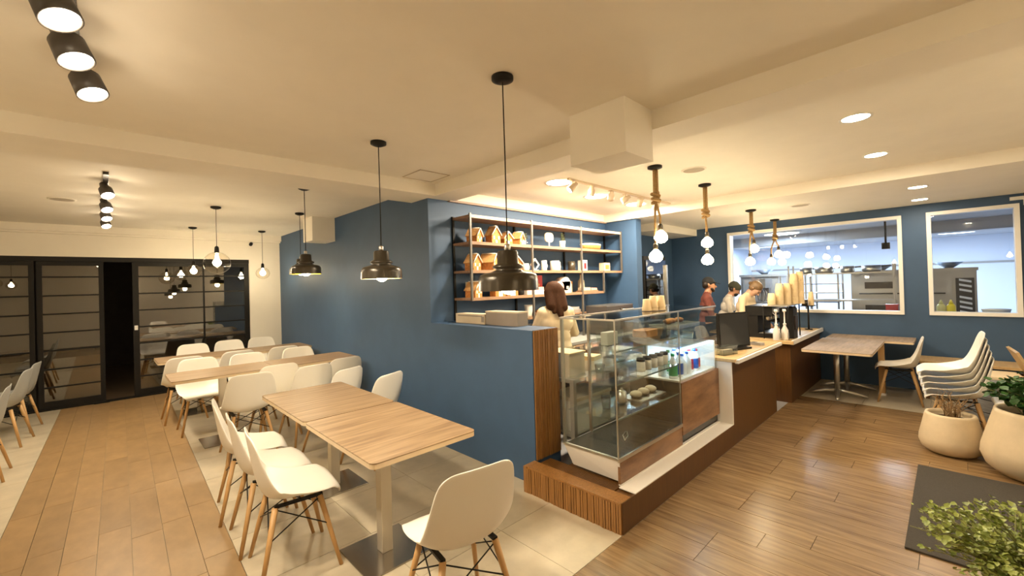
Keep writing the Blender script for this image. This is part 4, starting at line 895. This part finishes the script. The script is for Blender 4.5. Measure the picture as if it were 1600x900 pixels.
# ------------------------------------------------------------------ people (one continuous surface each, from an implicit body)
def surf_nets(F,org,h):
    ins=F<0; nx,ny,nz=F.shape
    c=np.zeros((nx-1,ny-1,nz-1,3)); cnt=np.zeros((nx-1,ny-1,nz-1))
    for axis in range(3):
        for da in (0,1):
            for db in (0,1):
                o=[0,0,0]; others=[a for a in range(3) if a!=axis]; o[others[0]]=da; o[others[1]]=db
                e=list(o); e[axis]=1
                s0=F[o[0]:nx-1+o[0],o[1]:ny-1+o[1],o[2]:nz-1+o[2]]; s1=F[e[0]:nx-1+e[0],e[1]:ny-1+e[1],e[2]:nz-1+e[2]]
                x=(s0<0)!=(s1<0); t=np.where(x,s0/np.where(x,s0-s1,1),0)
                for a in range(3): c[...,a]+=np.where(x,(o[a] if a!=axis else t),0)
                cnt+=x
    act=cnt>0; idx=-np.ones(cnt.shape,int); idx[act]=np.arange(act.sum()); ii=np.argwhere(act)
    V=(ii+c[act]/cnt[act][:,None])*h+np.array(org)
    Q=[]
    for axis in range(3):
        a,b=[k for k in range(3) if k!=axis]
        s=[slice(1,-1)]*3; s[axis]=slice(0,-1); s1=[slice(1,-1)]*3; s1[axis]=slice(1,None)
        A=ins[tuple(s)]; B=ins[tuple(s1)]; w=np.argwhere(A!=B)
        if not len(w): continue
        base=w.copy(); base[:,a]+=1; base[:,b]+=1; flip=A[tuple(w.T)]
        def g(da,db):
            q=base.copy(); q[:,a]-=da; q[:,b]-=db; return idx[tuple(q.T)]
        q=np.stack([g(1,1),g(0,1),g(0,0),g(1,0)],1)
        if axis==1: flip=~flip
        q[~flip]=q[~flip][:,::-1]; Q.append(q)
    return V,np.concatenate(Q)
def implicit(prims,h,k=.018):
    """prims: (kind, a, b, r1, r2, mat) capsules, or ('e', centre, radii, mat)"""
    P=[]
    for p in prims:
        if p[0]=='c': P+=[np.minimum(p[1],p[2])-max(p[3],p[4]),np.maximum(p[1],p[2])+max(p[3],p[4])]
        else: P+=[np.array(p[1])-np.array(p[2]),np.array(p[1])+np.array(p[2])]
    lo=np.min(P,0)-.04; hi=np.max(P,0)+.04; n=np.ceil((hi-lo)/h).astype(int)+1
    g=[lo[i]+h*np.arange(n[i]) for i in range(3)]; F=np.full(tuple(n),1.0); Lb=np.zeros(tuple(n),int); Bd=np.full(tuple(n),9.0)
    for p in prims:
        if p[0]=='c': a,b=np.array(p[1],float),np.array(p[2],float); l=np.minimum(a,b)-max(p[3],p[4])-.06; u=np.maximum(a,b)+max(p[3],p[4])+.06
        else: a=np.array(p[1],float); r=np.array(p[2],float); l=a-r-.06; u=a+r+.06
        i0=np.maximum(((l-lo)/h).astype(int),0); i1=np.minimum(((u-lo)/h).astype(int)+2,n)
        sl=tuple(slice(i0[i],i1[i]) for i in range(3))
        X,Y,Z=np.meshgrid(*[g[i][sl[i]] for i in range(3)],indexing='ij')
        if p[0]=='c':
            d=b-a; t=np.clip(((X-a[0])*d[0]+(Y-a[1])*d[1]+(Z-a[2])*d[2])/max(d@d,1e-9),0,1)
            D=np.sqrt((X-a[0]-t*d[0])**2+(Y-a[1]-t*d[1])**2+(Z-a[2]-t*d[2])**2)-(p[3]+(p[4]-p[3])*t)
        else:
            q=np.sqrt(((X-a[0])/r[0])**2+((Y-a[1])/r[1])**2+((Z-a[2])/r[2])**2); D=(q-1)*r.min()
        kk=p[6] if p[0]=='c' and len(p)>6 else k
        f=F[sl]; hh=np.clip(.5+.5*(f-D)/kk,0,1); F[sl]=f*(1-hh)+D*hh-kk*hh*(1-hh)
        m=p[5] if p[0]=='c' else p[3]
        bd=Bd[sl]; w=D<bd; bd[w]=D[w]; Bd[sl]=bd; lb=Lb[sl]; lb[w]=m; Lb[sl]=lb
    V,Q=surf_nets(F,lo,h)
    fc=V[Q].mean(1); gi=np.clip(np.round((fc-lo)/h).astype(int),0,n-1)
    return V,Q,Lb[tuple(gi.T)]
def imesh(name,prims,mats,h,k,parent):
    V,Q,L=implicit(prims,h,k)
    me=bpy.data.meshes.new(name); me.from_pydata(V.tolist(),[],Q.tolist())
    for m in mats: me.materials.append(m)
    me.polygons.foreach_set('material_index',L.astype(np.int32)); me.polygons.foreach_set('use_smooth',[True]*len(Q)); me.update()
    return link(name,me,parent)
def person(label,x,y,face,H,lean,nod,turn,skin,shirt,trous,hair,arms,head_extra,sex=0,sleeve=1.0):
    """arms: for each side elbow and wrist in the leaned torso frame (x right, y forward, z up, shoulder height = 1.40)"""
    s=H/1.70
    t=thing('person',label,'person',(x,y,0),R(face-90))
    Tl=Matrix.Translation((0,0,.95))@Matrix.Rotation(R(-lean),4,'X')@Matrix.Translation((0,0,-.95))
    def U(p): return tuple(np.array(Tl@Vector(p))*s)
    def D(p): return tuple(np.array(p,float)*s)
    SK,SH,TR,EY,LI=0,1,2,3,4; P=[]
    def c(a,b,r1,r2,m,k=None): P.append(('c',np.array(a),np.array(b),r1*s,r2*s,m)+((k,) if k else ()))
    for sx in (-1,1):
        c(D((sx*.09,0,.92)),D((sx*.10,.01,.48)),.085,.058,TR); c(D((sx*.10,.01,.48)),D((sx*.105,-.02,.09)),.056,.042,TR)
        c(D((sx*.105,-.04,.045)),D((sx*.115,.15,.035)),.042,.032,TR)
    wd=.165 if sex==0 else .148
    c(D((-.07,0,.93)),D((.07,0,.93)),.105,.105,TR); c(D((-.055,0,1.0)),D((.055,0,1.0)),.108,.108,SH)
    c(U((-.055,.0,1.10)),U((.055,.0,1.10)),.103,.103,SH); c(U((-.085,.005,1.26)),U((.085,.005,1.26)),.112,.112,SH); c(U((-.10,-.01,1.36)),U((.10,-.01,1.36)),.085,.085,SH)
    for sx in (-1,1): c(U((sx*.09,-.01,1.405)),U((sx*wd,-.01,1.385)),.055,.062,SH)
    if sex:
        for sx in (-1,1): P.append(('e',U((sx*.065,.085,1.26)),np.array((.06,.055,.06))*s,SH))
    c(U((0,-.012,1.40)),U((0,.008,1.50)),.056,.052,SK); c(U((-.03,-.01,1.425)),U((.03,-.01,1.425)),.062,.062,SH)
    # head
    Hm=Tl@Matrix.Translation((0,.01,1.50))@Matrix.Rotation(R(turn),4,'Z')@Matrix.Rotation(R(-nod),4,'X')
    def Hd(p): return tuple(np.array(Hm@Vector(p))*s)
    c(Hd((0,.0,.115)),Hd((0,-.018,.125)),.078,.078,SK); c(Hd((0,.035,.055)),Hd((0,.035,.10)),.056,.062,SK); c(Hd((0,.062,.015)),Hd((0,.04,.06)),.026,.045,SK)
    c(Hd((0,.088,.10)),Hd((0,.108,.07)),.010,.0135,SK,.008)
    for sx in (-1,1):
        c(Hd((sx*.076,-.005,.075)),Hd((sx*.080,-.012,.105)),.012,.016,SK,.006); P.append(('e',Hd((sx*.030,.083,.102)),np.array((.011,.010,.008))*s,EY)); c(Hd((sx*.018,.090,.118)),Hd((sx*.044,.080,.118)),.005,.004,5,.004)
    c(Hd((-.018,.088,.040)),Hd((.018,.088,.040)),.007,.007,LI,.004)
    for sx,(el,wr_) in zip((-1,1),arms):
        sh=U((sx*(wd+.012),-.01,1.375)); e=U(el); w=U(wr_); el_r=.043
        c(sh,e,.056,el_r,SH); m2=SH if sleeve>.9 else SK
        mid=tuple(np.array(e)*.25+np.array(w)*.75)
        c(e,mid,.042,.033,m2); c(mid,w,.030,.026,SK)
        d=(np.array(w)-np.array(e)); d/=np.linalg.norm(d); side=np.cross(d,(0,0,1.0)); side/=max(np.linalg.norm(side),1e-6); upv=np.cross(side,d)
        pc=np.array(w)+d*.045*s; c(np.array(w)+side*.012*s,pc+side*.02*s,.02,.019,SK,.01); c(np.array(w)-side*.012*s,pc-side*.02*s,.02,.019,SK,.01)
        for fi,(o,ln) in enumerate(((-.033,.066),(-.011,.078),(.011,.074),(.033,.058))):
            b0=pc+side*o*s+d*.012*s; k1=b0+(d*.55-upv*.25)*ln*s; k2=k1+(d*.25-upv*.45)*ln*s
            c(b0,k1,.0098,.009,SK,.004); c(k1,k2,.009,.0075,SK,.004)
        b0=np.array(w)+d*.02*s-side*sx*.03*s; k1=b0+(d*.03-side*sx*.028)*s; k2=k1+(d*.03-upv*.008)*s
        c(b0,k1,.012,.0105,SK,.005); c(k1,k2,.0105,.0085,SK,.004)
    imesh('body',P,[skin,shirt,trous,EYE,LIP,hair],.0085,.016*s,t)
    for nm,pr,mt in head_extra:
        Q=[]
        for p in pr:
            if p[0]=='c': Q.append(('c',np.array(Hd(p[1])),np.array(Hd(p[2])),p[3]*s,p[4]*s,0))
            else: Q.append(('e',Hd(p[1]),np.array(p[2])*s,0))
        imesh(nm,Q,[mt],.0075,.014,t)
    return t
CAP=[('c',(0,-.005,.135),(0,-.02,.14),.086,.084),('c',(-.055,.10,.137),(.055,.10,.137),.010,.010),('c',(-.045,.13,.130),(.045,.13,.130),.009,.009),('c',(-.03,.155,.125),(.03,.155,.125),.008,.008),('c',(-.06,.07,.142),(.06,.07,.142),.012,.012)]
person('man in maroon shirt and black cap, side on behind the counter',6.60,2.60,-66,1.615,4,2,0,SKIN,REDC,NAVY,HAIRD,
 [((-.24,.06,1.12),(-.13,.28,1.06)),((.24,.06,1.12),(.13,.28,1.06))],[('cap',CAP,BLACKC),('hair',[('c',(-.045,-.045,.10),(.045,-.045,.10),.052,.052),('c',(-.03,-.055,.07),(.03,-.055,.07),.04,.04)],HAIRD),('beard',[('c',(-.05,.045,.035),(0,.068,.012),.022,.024),('c',(.05,.045,.035),(0,.068,.012),.022,.024)],HAIRD)],0,.5)
person('person in grey-white top and olive beanie, between the two other counter staff',7.45,2.67,-70,1.55,16,18,0,SKIN,WHITEC,NAVY,HAIRD,
 [((-.23,.10,1.13),(-.12,.32,1.05)),((.23,.10,1.13),(.12,.32,1.05))],[('beanie',[('c',(0,-.005,.14),(0,-.035,.15),.088,.088),('c',(0,.02,.135),(0,-.07,.13),.07,.06)],OLIVE),('hair',[('c',(-.05,-.04,.08),(.05,-.04,.08),.045,.045)],HAIRD),('face_mask',[('c',(-.03,.066,.03),(.03,.066,.03),.030,.030),('c',(0,.075,.05),(0,.07,.015),.028,.028)],BLACKC)],1)
person('person in cream long-sleeved top looking down at the coffee machine',7.10,2.28,-96,1.60,17,38,0,SKINL,CREAMC,NAVY,HAIRG,
 [((-.25,.10,1.12),(-.12,.34,1.08)),((.25,.10,1.12),(.10,.34,1.08))],[('hair',[('c',(0,-.005,.135),(0,-.03,.13),.083,.084),('c',(-.05,-.03,.09),(.05,-.03,.09),.05,.05),('c',(0,-.085,.10),(0,-.11,.09),.035,.03)],HAIRG)],1)
person('woman in cream top with long brown hair, seen from behind at the shelf',3.40,2.86,62,1.60,6,8,-6,SKINL,CREAMC,NAVY,HAIRB,
 [((-.26,.08,1.14),(-.15,.30,1.10)),((.26,.08,1.14),(.15,.30,1.10))],[('hair',[('c',(0,-.01,.125),(0,-.03,.125),.100,.105),('c',(-.05,-.05,.10),(-.065,-.085,-.06),.07,.055),('c',(.05,-.05,.10),(.07,-.085,-.08),.07,.055),('c',(.0,-.06,.08),(.03,-.105,-.17),.07,.035),('c',(-.02,-.06,.06),(-.04,-.10,-.13),.06,.026)],HAIRB)],1)
